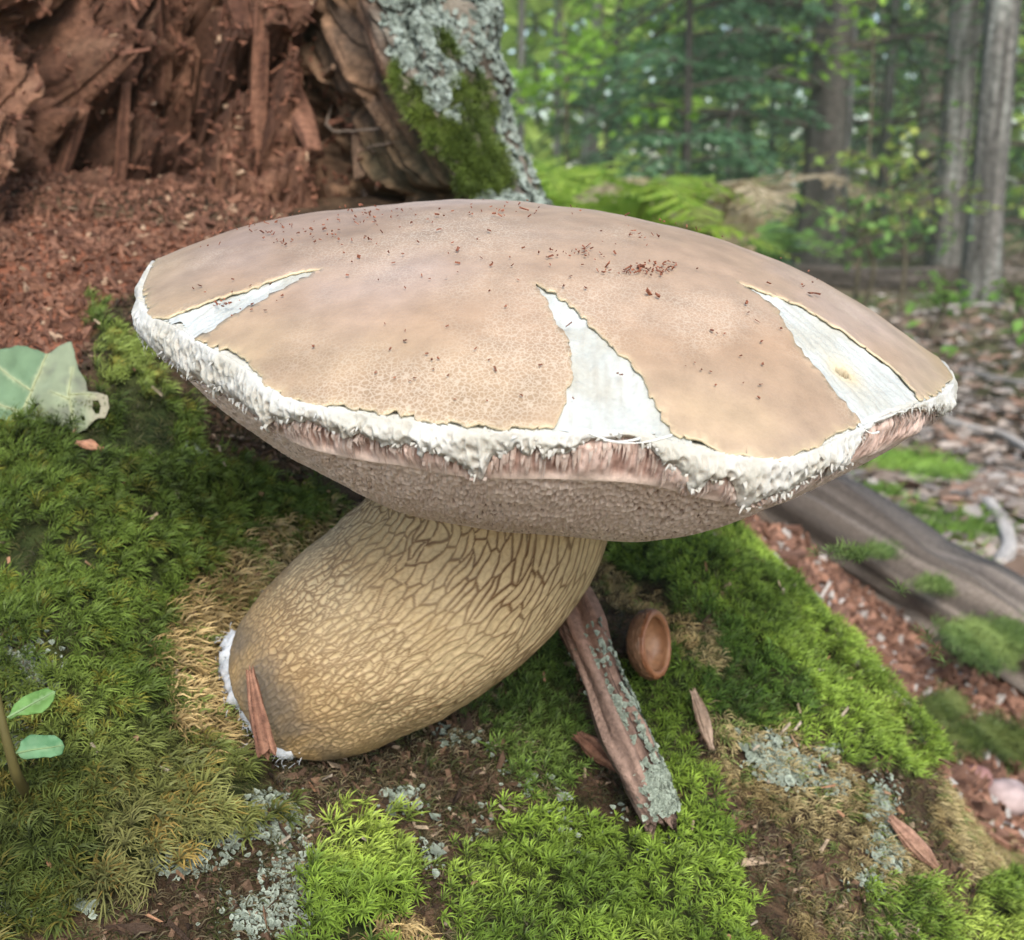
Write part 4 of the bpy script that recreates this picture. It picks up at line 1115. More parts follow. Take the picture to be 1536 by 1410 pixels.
def leaf_blade(outline_px, p0, n, holes=(), curl=.004, thick=.00035, colf=None, step=7, seed=1, veins=None):
    """a thin leaf lying in the plane (p0, n); outline given where it lies in the photograph"""
    n = unit(np.asarray(n, float)); p0 = np.asarray(p0, float)
    ol = densify(np.array(outline_px, float), step, 2.2, seed)[:-1]
    hl = [np.array(h, float) for h in holes]
    xs, ys = ol[:, 0], ol[:, 1]
    X, Y = np.meshgrid(np.arange(xs.min(), xs.max(), step), np.arange(ys.min(), ys.max(), step))
    X = X.ravel() + rng.uniform(-1.5, 1.5, X.size); Y = Y.ravel() + rng.uniform(-1.5, 1.5, Y.size)
    k = inpoly(X, Y, [tuple(p) for p in ol])
    for h in hl: k &= ~inpoly(X, Y, [tuple(p) for p in h])
    pts = np.concatenate([ol] + hl + [np.stack([X[k], Y[k]], -1)])
    edges = [(i, (i + 1) % len(ol)) for i in range(len(ol))]; o = len(ol)
    for h in hl:
        edges += [(o + i, o + (i + 1) % len(h)) for i in range(len(h))]; o += len(h)
    r = delaunay_2d_cdt([Vector(p) for p in pts], edges, [], 0, 1e-6)
    pv = np.array([tuple(v) for v in r[0]]); f = np.array([g for g in r[2] if len(g) == 3])
    cn = pv[f].mean(1); kk = inpoly(cn[:, 0], cn[:, 1], [tuple(p) for p in ol])
    for h in hl: kk &= ~inpoly(cn[:, 0], cn[:, 1], [tuple(p) for p in h])
    f = f[kk]
    w = ray_plane(pv[:, 0], pv[:, 1], p0, n)
    bend = fbm(v3(pv[:, 0] * .012, pv[:, 1] * .012, seed), 3, seed + 3)
    vd = np.full(len(pv), 99.)
    for a, b in (veins or []):
        a, b = np.array(a, float), np.array(b, float); ab = b - a
        tq = np.clip(((pv - a) @ ab) / (ab @ ab), 0, 1)
        vd = np.minimum(vd, np.hypot(*(pv - (a + tq[:, None] * ab)).T))
    w = w + n * (curl * bend + .0005 * np.exp(-(vd / 5) ** 2))[:, None]
    c = colf(pv, vd)
    leaf_blade.veins = []
    for a, b in (veins or []):
        vp = np.linspace(a, b, 9); vw = ray_plane(vp[:, 0], vp[:, 1], p0, n)
        leaf_blade.veins.append(vw + n * (curl * fbm(v3(vp[:, 0] * .012, vp[:, 1] * .012, seed), 3, seed + 3) + .0005)[:, None])
    nv = len(w)
    ed = np.concatenate([f[:, [0, 1]], f[:, [1, 2]], f[:, [2, 0]]]); key = np.sort(ed, 1); key = key[:, 0].astype(np.int64) * 10 ** 6 + key[:, 1]
    _, inv, cnt = np.unique(key, return_inverse=True, return_counts=True); be = ed[cnt[inv] == 1]
    wl = np.stack([be[:, 0], be[:, 0] + nv, be[:, 1] + nv, be[:, 1]], -1)
    return np.concatenate([w, w - n * thick]), wl, np.concatenate([f, f[:, ::-1] + nv]), np.concatenate([c, c * .9])

# the pale green eaten leaf
def colr(pv, vd):
    left = 1 - sstep(-6, 6, pv[:, 0] - (25 + (627 - pv[:, 1]) * .57))
    c = mix((.24, .28, .18), (.15, .23, .13), left)
    c = mix(c, (.16, .17, .13), sstep(.15, .5, fbm(v3(pv[:, 0] * .05, pv[:, 1] * .05), 3, 401)) * (1 - left) * .8)
    c = mix(c, (.36, .31, .23), sstep(120, 150, pv[:, 0]) * .7)
    return mix(c, (.44, .47, .28), np.exp(-(vd / 2.2) ** 2) * .8)
lp0 = ground_at(70, 590)[0] + np.array([0, -.012, .006])
ol = [(-130, 548), (-60, 528), (0, 527), (30, 522), (60, 530), (76, 537), (95, 526), (112, 520), (117, 540), (122, 560), (131, 576), (133, 589), (146, 588), (158, 590), (162, 607), (155, 622), (140, 628), (125, 640), (110, 646), (95, 638), (75, 632), (40, 626), (20, 630), (-30, 629), (-130, 605), (-130, 548)]
hl = [[(139, 600), (146, 598), (149, 606), (147, 617), (142, 619), (138, 612)], [(121, 624), (126, 623), (127, 629), (122, 630)], [(38, 617), (50, 607), (62, 608), (54, 614), (44, 621)]]
vn_ = [((20, 629), (50, 590)), ((50, 590), (76, 538)), ((110, 644), (108, 600)), ((108, 600), (115, 560)), ((50, 590), (-10, 545)), ((30, 615), (-60, 590)), ((108, 605), (80, 595)), ((108, 600), (140, 592))]
v, q, t, c = leaf_blade(ol, lp0, (-.05, -.75, .66), hl, .006, .0004, colr, 5, 402, vn_)
fl = link('fallen_leaf', mesh_data('fallen_leaf', v, q, t, c), M_LEAF, label='pale green fallen leaf with an eaten holed end lying on the moss', cat='leaf')

for k, vw in enumerate(leaf_blade.veins):
    v, q, t, _ = tube(vw, np.linspace(.00045 if k < 2 else .0003, .0003 if k < 2 else .00012, 9), 6)
    link('vein', mesh_data('vein', v, q, t, np.array((.36, .39, .22))), M_LEAF, parent=fl)
# the seedling with two leaves
sp = [P(-6, 1035, .300), P(4, 1085, .299), P(14, 1125, .300), P(26, 1165, .304), P(40, 1190, .315)]
seed_r = root('seedling', sp[-1], 'small seedling with a dark stem and two soft green leaves', 'seedling')
v, q, t, _ = tube(spline(sp, 20), np.linspace(.0009, .0015, 20), 8)
put(link('stem', mesh_data('seed_stem', v, q, t, np.array((.10, .085, .03))), M_LEAF), seed_r)
def colg(a, b, vx0, vx1):
    def f(pv, vd): return mix(mix(a, b, sstep(-.3, .4, fbm(v3(pv[:, 0] * .06, pv[:, 1] * .06), 2, 411))), (.26, .36, .20), np.exp(-(vd / 1.6) ** 2) * .6)
    return f
for ol, vv2, ca, cb, n, sd2 in [
    ([(12, 1076), (22, 1058), (34, 1046), (52, 1038), (68, 1033), (84, 1037), (80, 1050), (74, 1060), (62, 1068), (40, 1072), (26, 1074), (14, 1080), (12, 1076)], [((12, 1077), (84, 1037))], (.09, .19, .045), (.14, .27, .08), (.1, -.8, .55), 412),
    ([(24, 1128), (32, 1112), (48, 1105), (66, 1103), (84, 1106), (95, 1114), (98, 1122), (92, 1131), (76, 1136), (56, 1137), (38, 1137), (28, 1135), (24, 1128)], [((24, 1129), (98, 1121))], (.08, .19, .085), (.14, .27, .14), (.0, -.7, .7), 413)]:
    v, q, t, c = leaf_blade(ol, P(ol[0][0], ol[0][1], .300), n, (), .004, .0004, colg(ca, cb, 0, 0), 5, sd2, vv2)
    lf = put(link('leaf', mesh_data('seed_leaf', v, q, t, c), M_LEAF), seed_r)
    for vw in leaf_blade.veins:
        v, q, t, _ = tube(vw, np.linspace(.0003, .0001, 9), 6)
        link('midrib', mesh_data('midrib', v, q, t, np.array((.20, .30, .14))), M_LEAF, parent=lf)

# broken stick leaning beside the stem, with lichen
st_pts = [P(838, 850, .395), P(880, 960, .378), P(925, 1070, .366), P(965, 1160, .356), P(988, 1222, .352)]
stick = root('broken_stick', st_pts[-1], 'broken lichen-crusted stick leaning beside the mushroom stem', 'stick')
v, q, t, c = rough_bar(st_pts, .0125, .0115, (1, 0, .35), 120, 48, 421, .42, .9, (.06, .038, .03), (.27, .18, .14), 1.8, [.8, 1.05, .92, 1.1, .95, .7], .8)
c = mix(c, (.36, .19, .13), (1 - sstep(930, 1050, proj(v)[1])) * .35)
put(link('wood', mesh_data('stick', v, q, t, c), M_CHIP), stick)
sp2 = spline(st_pts, 400)
k = rng.integers(60, 398, 1500); k = k[rng.uniform(size=len(k)) < sstep(50, 220, k)]
tg2 = unit(np.gradient(sp2, axis=0))[k]; sx_ = unit(np.cross(tg2, np.array([0, 1., 0]))) * -1
ang = rng.normal(.55, .85, len(k)); kp = fbm(v3(k * .02, ang * 2), 3, 422) > -.25; k = k[kp]; ang = ang[kp]; tg2 = tg2[kp]; sx_ = sx_[kp]
outd = unit(np.cos(ang)[:, None] * np.where(sx_[:, :1] < 0, -sx_, sx_) + np.sin(ang)[:, None] * np.array([0, -1., .35]))
v, q, t, c = lichen_mesh(sp2[k] + outd * .0062, outd, rng.uniform(.0005, .0013, len(k)), ((.13, .155, .12), (.29, .33, .27)), 0)
o = put(link('lichen', mesh_data('stick_lichen', v, q, t, c), M_LICHEN, kind='stuff'), stick)

# chips
def chip(name, a, b, w, h, lab, ca=(.11, .05, .032), cb=(.27, .14, .09), sd3=1, cat='wood chip', taper=(.45, .85, 1, .9, .4)):
    v, q, t, c = rough_bar([a, (a + b) / 2 + np.array([0, -.0008, .0004]), b], w, h, (1, .2, .2), 40, 24, sd3, .36, .9, ca, cb, 1.4, taper, .75)
    return link(name, mesh_data(name, v, q, t, c, smooth=False), M_CHIP, label=lab, cat=cat)
chip('wood_chip', P(376, 1012, .327), P(398, 1124, .322), .0050, .0038, 'slim red-brown wood chip leaning on the foot of the stem', sd3=431, taper=[.4, .7, .9, 1.0])
g1 = ground_at(870, 1108)[0]; g2 = ground_at(914, 1142)[0]
chip('wood_fragment', g1 + np.array([0, -.008, .004]), g2 + np.array([0, -.008, .004]), .0058, .0045, 'short red-brown wood fragment beside the lichen-crusted stick', sd3=432, taper=[.6, 1, 1, .7])
g1 = ground_at(1330, 1235)[0]; g2 = ground_at(1395, 1305)[0]
chip('wood_splinter', g1 + np.array([0, -.006, .004]), g2 + np.array([0, -.004, .004]), .0052, .003, 'long pinkish wood splinter lying past the lichen on the root', (.16, .08, .055), (.34, .20, .14), 433)
g1 = ground_at(1036, 1050)[0]; g2 = ground_at(1060, 1120)[0]
chip('bark_flake', g1 + np.array([0, -.007, .005]), g2 + np.array([0, -.007, .004]), .0040, .0022, 'pale narrow bark flake on the moss below the acorn cup', (.14, .09, .06), (.38, .28, .21), 434)
g1 = ground_at(128, 672)[0]; g2 = ground_at(158, 680)[0]
chip('bark_chip', g1 + np.array([0, -.006, .003]), g2 + np.array([0, -.006, .003]), .0035, .002, 'tiny orange-brown bark chip on moss below the fallen leaf', (.26, .12, .07), (.40, .22, .14), 435)

# acorn cup, its opening turned to the right
ac = P(972, 966, .392)
axd = unit(np.array([.80, -.52, .18]))
acorn = root('acorn_cup', ac, 'empty brown acorn cup lying on the moss beside the stick', 'acorn cup')
fr1 = frames_from(axd[None], np.array([[.22, 0, 1.]]))[0]
prof = [(.0003, -.0078), (.0030, -.0074), (.0060, -.0060), (.0083, -.0036), (.0094, -.0006), (.0096, .0022), (.0091, .0044), (.0082, .0047), (.0078, .0036), (.0080, .0010), (.0070, -.0018), (.0048, -.0036), (.0024, -.0044), (.0002, -.0046)]
pr = spline(np.array(prof), 70) * np.array([1, .72]); a = np.arange(64) / 64 * 2 * np.pi
outer = np.arange(70) < 34
AA, II = np.meshgrid(a, np.arange(70)); f1, f2, ci = voro(AA / (2 * np.pi) * 36, II * .55, 441, .6, 36)
sc_o = np.where(outer[:, None], .0009 * (1 - np.minimum(1, f1 * 1.5)), .0001 * vn(v3(AA * 3, II * .3), 3))
Rr = pr[:, :1] * (1 + .06 * vn(v3(np.cos(AA) * 1.5, np.sin(AA) * 1.5, II * .04), 5)) + sc_o
lv = np.stack([Rr * np.cos(AA) * 1.08, Rr * np.sin(AA) * .98, np.broadcast_to(pr[:, 1:], AA.shape)], -1)
aco = np.where(outer[:, None, None], mix((.09, .045, .024), (.24, .135, .08), 1 - np.minimum(1, f1 * 1.4)), mix((.22, .105, .052), (.30, .16, .085), sstep(-.4, .4, fbm(v3(np.cos(AA) * 3, np.sin(AA) * 3, II * .1), 3, 442))))
aco = mix(aco, (.26, .10, .045), ((II > 28) & (II < 40)) * .7)
put(link('cup', mesh_data('acorn', (lv.reshape(-1, 3) @ fr1.T) + ac, gridq(70, 64, True), None, aco.reshape(-1, 3)), M_ACORN), acorn)

# pebbles
def pebble(px, py, r, sq, lab, col, sd4):
    g = ground_at(px, py + 14)[0]
    u, v2 = np.meshgrid(np.linspace(0, 2 * np.pi, 33)[:-1], np.linspace(-np.pi / 2, np.pi / 2, 20))
    d = np.stack([np.cos(v2) * np.cos(u), np.cos(v2) * np.sin(u), np.sin(v2)], -1)
    d = d * (1 + .14 * fbm(d * 1.4 + sd4, 2, sd4))[..., None] * np.array(sq) * r
    cl = mix(col, np.array(col) * 1.5, sstep(-.4, .5, fbm(d * 260, 3, sd4)))
    link('pebble', mesh_data('pebble', d.reshape(-1, 3) + g + np.array([0, 0, r * .45]), gridq(20, 32, True), None, cl.reshape(-1, 3)), M_STONE, label=lab, cat='pebble')
pebble(1507, 1198, .0125, (1.05, .9, .85), 'smooth grey-mauve pebble among the red wood chips', (.25, .19, .18), 451)
pebble(1464, 1164, .008, (1, .9, .9), 'small dark red rounded stone beside the grey-mauve pebble', (.16, .08, .07), 452)

# chunks of red rotten wood below the root
chunk_me = []
for k in range(7):
    v, q, t, c = rough_bar([np.array([-.5, 0, 0]), np.array([0, .06, .03]), np.array([.5, 0, 0])], .62, .42, (0, 1, 0), 9, 10, 470 + k, .5, .35, (.10, .052, .036), (.29, .155, .105))
    chunk_me.append(mesh_data('wood_chunk', v, q, t, c, smooth=False))
k_ = 0
while k_ < 150:
    px, py = rng.uniform(1090, 1560), rng.uniform(770, 1330)
    if not spot('chips', np.array([px]), np.array([py]), 6)[0]: continue
    g = ground_at(px, py)[0]
    if g[1] < .47: 
        if rng.uniform() < .8: continue
    o = link('wood_chunk', chunk_me[k_ % 7], M_CHIP, label='lump of red rotten wood strewn between the mossy root and the grey log', cat='wood chunk', group='red wood chunks below the root')
    s = rng.lognormal(-4.5, .45); s = min(s, .026)
    o.scale = (s, s * rng.uniform(.6, 1.1), s * rng.uniform(.6, 1.2)); o.location = Vector(g + np.array([0, 0, s * .12]))
    o.rotation_euler = (rng.uniform(-.5, .5), rng.uniform(-.5, .5), rng.uniform(0, 6.28)); k_ += 1
w, nn, px, py, d = even(400000, .0062, lambda px, py, d, w: spot('chips', px, py, 20) & (w[:, 1] > .42))
s = np.stack([rng.lognormal(-5.7, .5, len(w)), rng.lognormal(-5.9, .4, len(w)), rng.lognormal(-6.1, .4, len(w))], -1)
cc = mix((.09, .045, .03), (.31, .165, .11), rng.uniform(size=len(w)) ** 1.1)
cc = np.where((rng.uniform(size=len(w)) < .12)[:, None], np.array([.36, .33, .30]), cc)
v, q, t, c = shards(w + nn * .002, nn, s, cc, .5)
link('wood_rubble', mesh_data('wood_rubble', v, q, t, c, smooth=False), M_CHIP, kind='stuff', label='fine red wood rubble between the mossy root and the grey log', cat='wood rubble')

# the grey weathered log
lg_px = [(1060, 750), (1180, 800), (1300, 860), (1420, 930), (1560, 1015), (1700, 1090)]
lg = ground_at([p[0] for p in lg_px], [p[1] + 20 for p in lg_px])
lg = np.stack([lg[2] + (lg[2] - lg[4]) * 1.2, lg[2], (lg[2] + lg[4]) / 2, lg[4], lg[4] + (lg[4] - lg[2]) * .6]) + np.array([0, 0, .010])
log = root('weathered_log', lg[2], 'grey weathered log half sunk in litter behind the mossy root', 'log')
v, q, t, c = rough_bar(list(lg), .078, .078, (0, .3, 1), 150, 60, 481, .30, .3, (.055, .045, .038), (.20, .168, .142), 3.2, [.9, 1.1, .95, 1.05, .9, 1.1, 1], .9)
put(link('wood', mesh_data('log', v, q, t, c), M_CHIP), log)
def patch_moss(name, spots, spacing_n, cols, sc, lab, par=None, lift=.0, tpl=TPL_S):
    pp = np.concatenate([np.stack([rng.normal(x, sx * .5, n), rng.normal(y, sy * .5, n)], -1) for x, y, sx, sy, n in spots])
    w = ground_at(pp[:, 0], pp[:, 1], lift)
    w = w[w[:, 1] < 3.5]
    nn = np.tile(np.array([0, -.2, .98]), (len(w), 1))
    dd = (w - CAM) @ FWD
    c = tint(w, cols, 491, 20)
    v, q, t, c = moss_mesh(w, nn, tpl, c, rng.uniform(.8, 1.4, len(w)) * sc * np.clip(dd, .5, 2), flow(w, (.2, -.5, -.2), 492), .3)
    o = link(name, mesh_data(name, v, q, t, c), M_MOSS, kind='stuff')
    if par is not None: put(o, par); o['label'] = lab
    else: tag(o, lab, 'moss')
patch_moss('log_moss', [(1490, 965, 60, 30, 750), (1440, 950, 40, 16, 200), (1310, 830, 60, 10, 150), (1400, 880, 50, 10, 120), (1530, 940, 30, 10, 100)], 1, [(.07, .12, .03), (.13, .20, .05), (.20, .27, .08)], 1.5, 'dull green moss on the log', log, .045)
patch_moss('floor_moss', [(1410, 860, 60, 24, 650), (1340, 790, 50, 20, 400), (1300, 755, 40, 12, 200), (1440, 805, 60, 20, 500), (1350, 705, 60, 18, 400), (1250, 770, 40, 12, 300), (1400, 720, 40, 14, 300)], 1, [(.07, .13, .02), (.15, .27, .04), (.22, .36, .06)], 2.2, 'patches of bright moss on the forest floor behind the grey log')
patch_moss('clump_moss', [(1412, 1062, 28, 20, 420), (1470, 1105, 60, 22, 600), (1530, 1120, 40, 26, 300)], 1, [(.06, .09, .02), (.12, .15, .04), (.22, .22, .08)], 1.4, 'olive moss clumps among the red wood chips', None, .012)

# ------------------------------------------------------------------ the wood behind
def leaf_faces(pos, size, col, droop=.3, asp=.55):
    n = len(pos)
    d = unit(rng.normal(size=(n, 3)) * np.array([1, 1, .45]) - np.array([0, 0, droop]))
    s = unit(np.cross(d, rng.normal(size=(n, 3)) * .5 + np.array([0, 0, 1.])))
    up = np.cross(s, d)
    L = np.asarray(size).reshape(-1, 1) * np.ones((n, 1))
    v = np.stack([pos, pos + d * L * .5 + s * L * asp * .5 + up * L * .08, pos + d * L, pos + d * L * .5 - s * L * asp * .5 + up * L * .08], 1)
    i = np.arange(n)[:, None] * 4
    return v.reshape(-1, 3), i + np.array([[0, 1, 2, 3]]), None, np.repeat(col, 4, 0)

def trunk_mesh(base, radius, height, lean, seed, cola, colb, seg=28, n=46, top=.45, mott=.35):
    s = np.linspace(0, 1, n)
    path = np.asarray(base) + np.stack([lean[0] * s + .03 * height * .15 * np.sin(s * 5 + seed), lean[1] * s, height * s - .08], -1)
    rad = radius * (1 - (1 - top) * s) * (1 + .55 * np.exp(-s * height / (radius * 2.2)))
    v, q, t, (a, ss, ring) = tube(path, rad, seg)
    nb2 = n * seg
    A, S = np.meshgrid(a, s)
    cy = v3(np.cos(A) * 2.5, np.sin(A) * 2.5, S * height / radius * .35)
    d = .10 * fbm(cy * np.array([2.2, 2.2, .5]), 3, seed) + .05 * fbm(cy * 4, 2, seed + 1)
    v[:nb2] += (ring * (rad[:, None] * d)[..., None]).reshape(-1, 3)
    c = mix(cola, colb, sstep(-.4, .45, fbm(cy * np.array([2.5, 2.5, .6]), 3, seed + 2)))
    c = mix(c, (.36, .38, .34), sstep(.05, .5, fbm(cy * 1.3 + 7, 3, seed + 3)) * mott)
    c = c.reshape(-1, 3); c = np.concatenate([c, c[:1], c[-1:]])
    return (v, q, t, c), path, rad

def broadleaf_crown(path, rad, seed, n=500, spread=1.5, size=.13, col=((.06, .13, .02), (.14, .26, .045))):
    r = np.random.default_rng(seed); parts = []
    tops = []
    for k in range(9):
        s = int(len(path) * r.uniform(.55, .98)); b = path[s]
        az = r.uniform(0, 6.28); e = b + np.array([math.cos(az), math.sin(az), r.uniform(.4, 1.)]) * spread * r.uniform(.5, 1.1)
        v, q, t, _ = tube(spline([b, (b + e) / 2 + r.normal(size=3) * .12, e], 8), np.linspace(rad[s] * .5, rad[s] * .1, 8), 6)
        parts.append((v, q, t, np.tile((.10, .085, .07), (len(v), 1)))); tops.append(e); tops.append((b + e) / 2)
    limbs = join(parts)
    tops = np.array(tops); pos = tops[r.integers(0, len(tops), n)] + r.normal(size=(n, 3)) * .42
    c = mix(col[0], col[1], r.uniform(size=n))
    return limbs, leaf_faces(pos, r.uniform(.6, 1.3, n) * size, c)

def tree(px, py, wpx, label, height=8., lean=(0, 0), seed=1, cola=(.085, .075, .065), colb=(.20, .185, .165), group=None, crown=500, name='tree', mott=.35, d=None, spread=1.4):
    g = ground_at(px, py)[0] if d is None else np.array([*P(px, 705, d)[:2], 0.])
    if d is not None: g[2] = float(hgt(g[0], g[1]))
    dist = (g - CAM) @ FWD
    o = root(name, g, label, 'tree', group)
    tm, path, rad = trunk_mesh(g, wpx * dist / LENS_PX / 2, height, lean, seed, cola, colb, 30 if dist < 10 else 14, 60 if dist < 10 else 24, mott=mott)
    put(link('trunk', mesh_data('trunk', *tm), M_BARK), o)
    limbs, lv = broadleaf_crown(path, rad, seed + 5, crown, spread)
    put(link('limbs', mesh_data('limbs', *limbs), M_BARK), o)
    put(link('crown', mesh_data('crown', *lv), M_FOLIAGE), o)
    return o, path, rad

def conifer(px, d, wpx, label, height, seed, zmin=.2, zmax=3., nb=46, blen=1.2, col=((.04, .085, .042), (.10, .185, .09)), group=None, bias=None, needle=.055):
    r = np.random.default_rng(seed)
    g = np.array([*P(px, 705, d)[:2], 0.]); g[2] = float(hgt(g[0], g[1]))
    o = root('conifer_tree', g, label, 'tree', group)
    tm, path, rad = trunk_mesh(g, wpx * d / LENS_PX / 2, height, (r.uniform(-.1, .1), 0), seed, (.022, .02, .018), (.065, .057, .05), 18, 40, .25, .1)
    put(link('trunk', mesh_data('trunk', *tm), M_BARK), o)
    bp, npos, ndir, nsz, ncol = [], [], [], [], []
    for k in range(nb):
        h = r.uniform(zmin, zmax) if k < nb * .8 else r.uniform(zmax, height * .97)
        s = h / height; b = path[min(len(path) - 1, int(s * len(path)))]
        az = r.uniform(0, 6.28) if bias is None or r.uniform() < .45 else r.normal(bias, .5)
        L = blen * r.uniform(.6, 1.1) * (1 - .75 * s)
        out = np.array([math.cos(az), math.sin(az), 0])
        pth = spline([b, b + out * L * .5 + np.array([0, 0, .04 * L]), b + out * L + np.array([0, 0, -.30 * L])], 12)
        v, q, t, _ = tube(pth, np.linspace(.012, .003, 12) * blen, 5)
        put(link('branch', mesh_data('branch', v, q, t, np.array((.055, .045, .038))), M_BARK), o)
        side = np.array([-out[1], out[0], 0])
        for j in range(22):
            f = .12 + .88 * (j + .5) / 22; p = pth[min(11, int(f * 11))]
            sg = 1 if j % 2 else -1
            tl = L * .34 * (1.15 - f) + .06
            td = unit(side * sg * .9 + out * .55 + np.array([0, 0, -.25 + r.uniform(-.15, .15)]))
            m = 7
            ff = (np.arange(m) + .5) / m
            pos = p + td * tl * ff[:, None] + r.normal(size=(m, 3)) * .008
            dr = unit(td + np.cross(td, np.array([0, 0, 1.])) * np.where(np.arange(m) % 2, .9, -.9)[:, None] + r.normal(size=(m, 3)) * .25)
            npos.append(pos); ndir.append(dr); nsz.append(np.full(m, needle) * r.uniform(.8, 1.2)); ncol.append(1.35 * mix(col[0], col[1], np.clip(r.uniform(size=m) * .7 + .3 * f, 0, 1)))
    pos, dr, sz, c = map(np.concatenate, (npos, ndir, nsz, ncol))
    s = unit(np.cross(dr, np.array([0, 0, 1.]) + .4 * r.normal(size=dr.shape))) * (sz * .16)[:, None]
    e = dr * sz[:, None]
    v = np.stack([pos - s * .6, pos + s * .6, pos + e * .6 + s, pos + e, pos + e * .6 - s], 1).reshape(-1, 3)
    i = np.arange(len(pos))[:, None] * 5
    put(link('needles', mesh_data('needles', v, i + np.array([[0, 1, 2, 4]]), i + np.array([[2, 3, 4]]), np.repeat(c, 5, 0)), M_FOLIAGE, kind='stuff'), o)
    return o

GREYA, GREYB = (.045, .042, .038), (.14, .13, .118)
tree(1480, 458, 52, 'grey lichen-mottled trunk with flared roots at the end of the fallen log', 9, (.05, 0), 601, GREYA, GREYB, crown=500, mott=.45)
tree(1428, 405, 46, 'grey trunk standing just behind the lichen-mottled trunk', 9, (-.12, .1), 602, (.05, .046, .042), (.13, .122, .11), crown=400)
conifer(1212, 8.2, 58, 'big dark conifer trunk with drooping branches behind the fallen log', 9, 603, 1.0, 2.8, 46, 1.9, bias=math.pi)
tree(1372, 362, 36, 'reddish-brown trunk farther back between the conifers', 10, (.1, 0), 604, (.09, .065, .05), (.19, .145, .12), crown=300)
tree(1146, 390, 10, 'thin dark straight sapling trunk left of the big conifer', 6, (.02, 0), 605, (.035, .04, .035), (.08, .085, .07), crown=120, spread=.8)
tree(1108, 372, 11, 'short thin brown sapling trunk beyond the ferns', 5, (-.1, 0), 606, (.07, .055, .045), (.14, .11, .09), crown=100, spread=.7)
tree(1322, 392, 13, 'slim dark trunk beside the fallen log', 6, (.06, .1), 607, (.04, .04, .035), (.10, .095, .085), crown=150, spread=.8)
tree(1392, 385, 11, 'slim dark trunk leaning right in front of the reddish trunk', 5, (.75, 0), 608, (.04, .038, .034), (.09, .085, .075), crown=120, spread=.8)
tree(1262, 376, 12, 'slim trunk standing close behind the big dark conifer', 6, (-.05, 0), 609, (.07, .065, .06), (.16, .15, .14), crown=150, spread=.8)
conifer(1010, 6.4, 14, 'young conifer with soft drooping sprays left of the big dark trunk', 4.5, 611, .15, 2.0, 54, .8, ((.06, .125, .065), (.13, .235, .125)))
conifer(1105, 8.8, 16, 'bluish young conifer behind the drooping sprays', 5, 612, .25, 2.4, 54, .9, ((.075, .15, .085), (.15, .26, .155)))
conifer(1300, 11., 18, 'bluish-green conifer beyond the fallen log', 6, 613, .3, 2.8, 54, 1.8, ((.06, .13, .07), (.14, .24, .14)))
conifer(1450, 12., 20, 'dark green conifer filling the gap between the two grey trunks', 7, 614, .3, 3., 50, 1.8, ((.05, .11, .05), (.12, .21, .09)))
conifer(905, 11., 14, 'pale green young conifer far beyond the stump', 5, 615, .4, 2.6, 46, 1.4, ((.07, .15, .05), (.14, .27, .09)))
conifer(1560, 8., 20, 'conifer with low sprays past the lichen-mottled trunk', 6, 616, .3, 2.6, 50, 1.5, ((.03, .075, .03), (.08, .16, .06)))
conifer(1240, 15., 20, 'tall blue-green conifer deep in the wood', 8, 617, .4, 4., 60, 2.2, ((.08, .16, .085), (.17, .29, .16)))
# slender far trunks
fx = [(722, 14, 10), (776, 17, 12), (800, 22, 9), (826, 13, 13), (842, 24, 8), (880, 15, 28), (918, 21, 11), (945, 26, 9), (985, 19, 12), (1040, 24, 10), (1075, 17, 9), (1165, 20, 14), (1185, 27, 9), (1285, 18, 14), (1340, 23, 11), (1405, 19, 15), (1420, 27, 9), (1520, 14, 22), (1556, 20, 14), (1600, 16, 18), (660, 18, 14), (600, 22, 12), (1660, 18, 16), (1720, 22, 14), (540, 17, 14)]
for k, (px, d, wpx) in enumerate(fx):
    tree(px, 0, wpx, 'slender grey-brown trunk in the hazy depth of the wood', 9 + (k % 4), (rng.uniform(-.3, .3), 0), 640 + k, (.05, .045, .04), (.13, .118, .104), 'slender trunks deep in the wood', 260, d=d, spread=1.8)

# broadleaf saplings with sprays of bright leaves
def sapling(px, d, label, height, seed, n=260, size=.05, col=((.12, .24, .03), (.24, .40, .06)), spread=.5, zlo=.4, group=None):
    r = np.random.default_rng(seed); g = np.array([*P(px, 705, d)[:2], 0.]); g[2] = float(hgt(g[0], g[1]))
    o = root('sapling', g, label, 'sapling', group)
    path = spline([g, g + np.array([r.normal() * .05, 0, height * .5]), g + np.array([r.normal() * .12, r.normal() * .1, height])], 20)
    parts = [tube(path, np.linspace(.011, .003, 20), 7)[:3]]; pos = []
    for k in range(13):
        b = path[int(20 * r.uniform(zlo, .99))]; az = r.uniform(0, 6.28)
        e = b + np.array([math.cos(az), math.sin(az), r.uniform(-.05, .3)]) * spread * r.uniform(.5, 1.1)
        tw = spline([b, (b + e) / 2 + np.array([0, 0, .04]), e], 9); parts.append(tube(tw, np.linspace(.004, .0014, 9), 5)[:3])
        m = n // 13; f = r.uniform(.25, 1.05, m)
        pos.append(b + (e - b) * f[:, None] + r.normal(size=(m, 3)) * np.array([.07, .07, .025]) * spread * 1.4)
    v, q, t, c = join([(a, b_, c_, np.tile((.09, .075, .05), (len(a), 1))) for a, b_, c_ in parts])
    put(link('stem', mesh_data('sapling_stem', v, q, t, c), M_BARK), o)
    pos = np.concatenate(pos); c = mix(col[0], col[1], r.uniform(size=len(pos)))
    put(link('leaves', mesh_data('sapling_leaves', *leaf_faces(pos, r.uniform(.7, 1.2, len(pos)) * size, c, .15, .6)), M_FOLIAGE, kind='stuff'), o)
sapling(835, 6.5, 'sapling with bright lime leaves close to the stump edge', 2.0, 701, 520, .075, ((.16, .32, .03), (.30, .50, .07)), .75, .35)
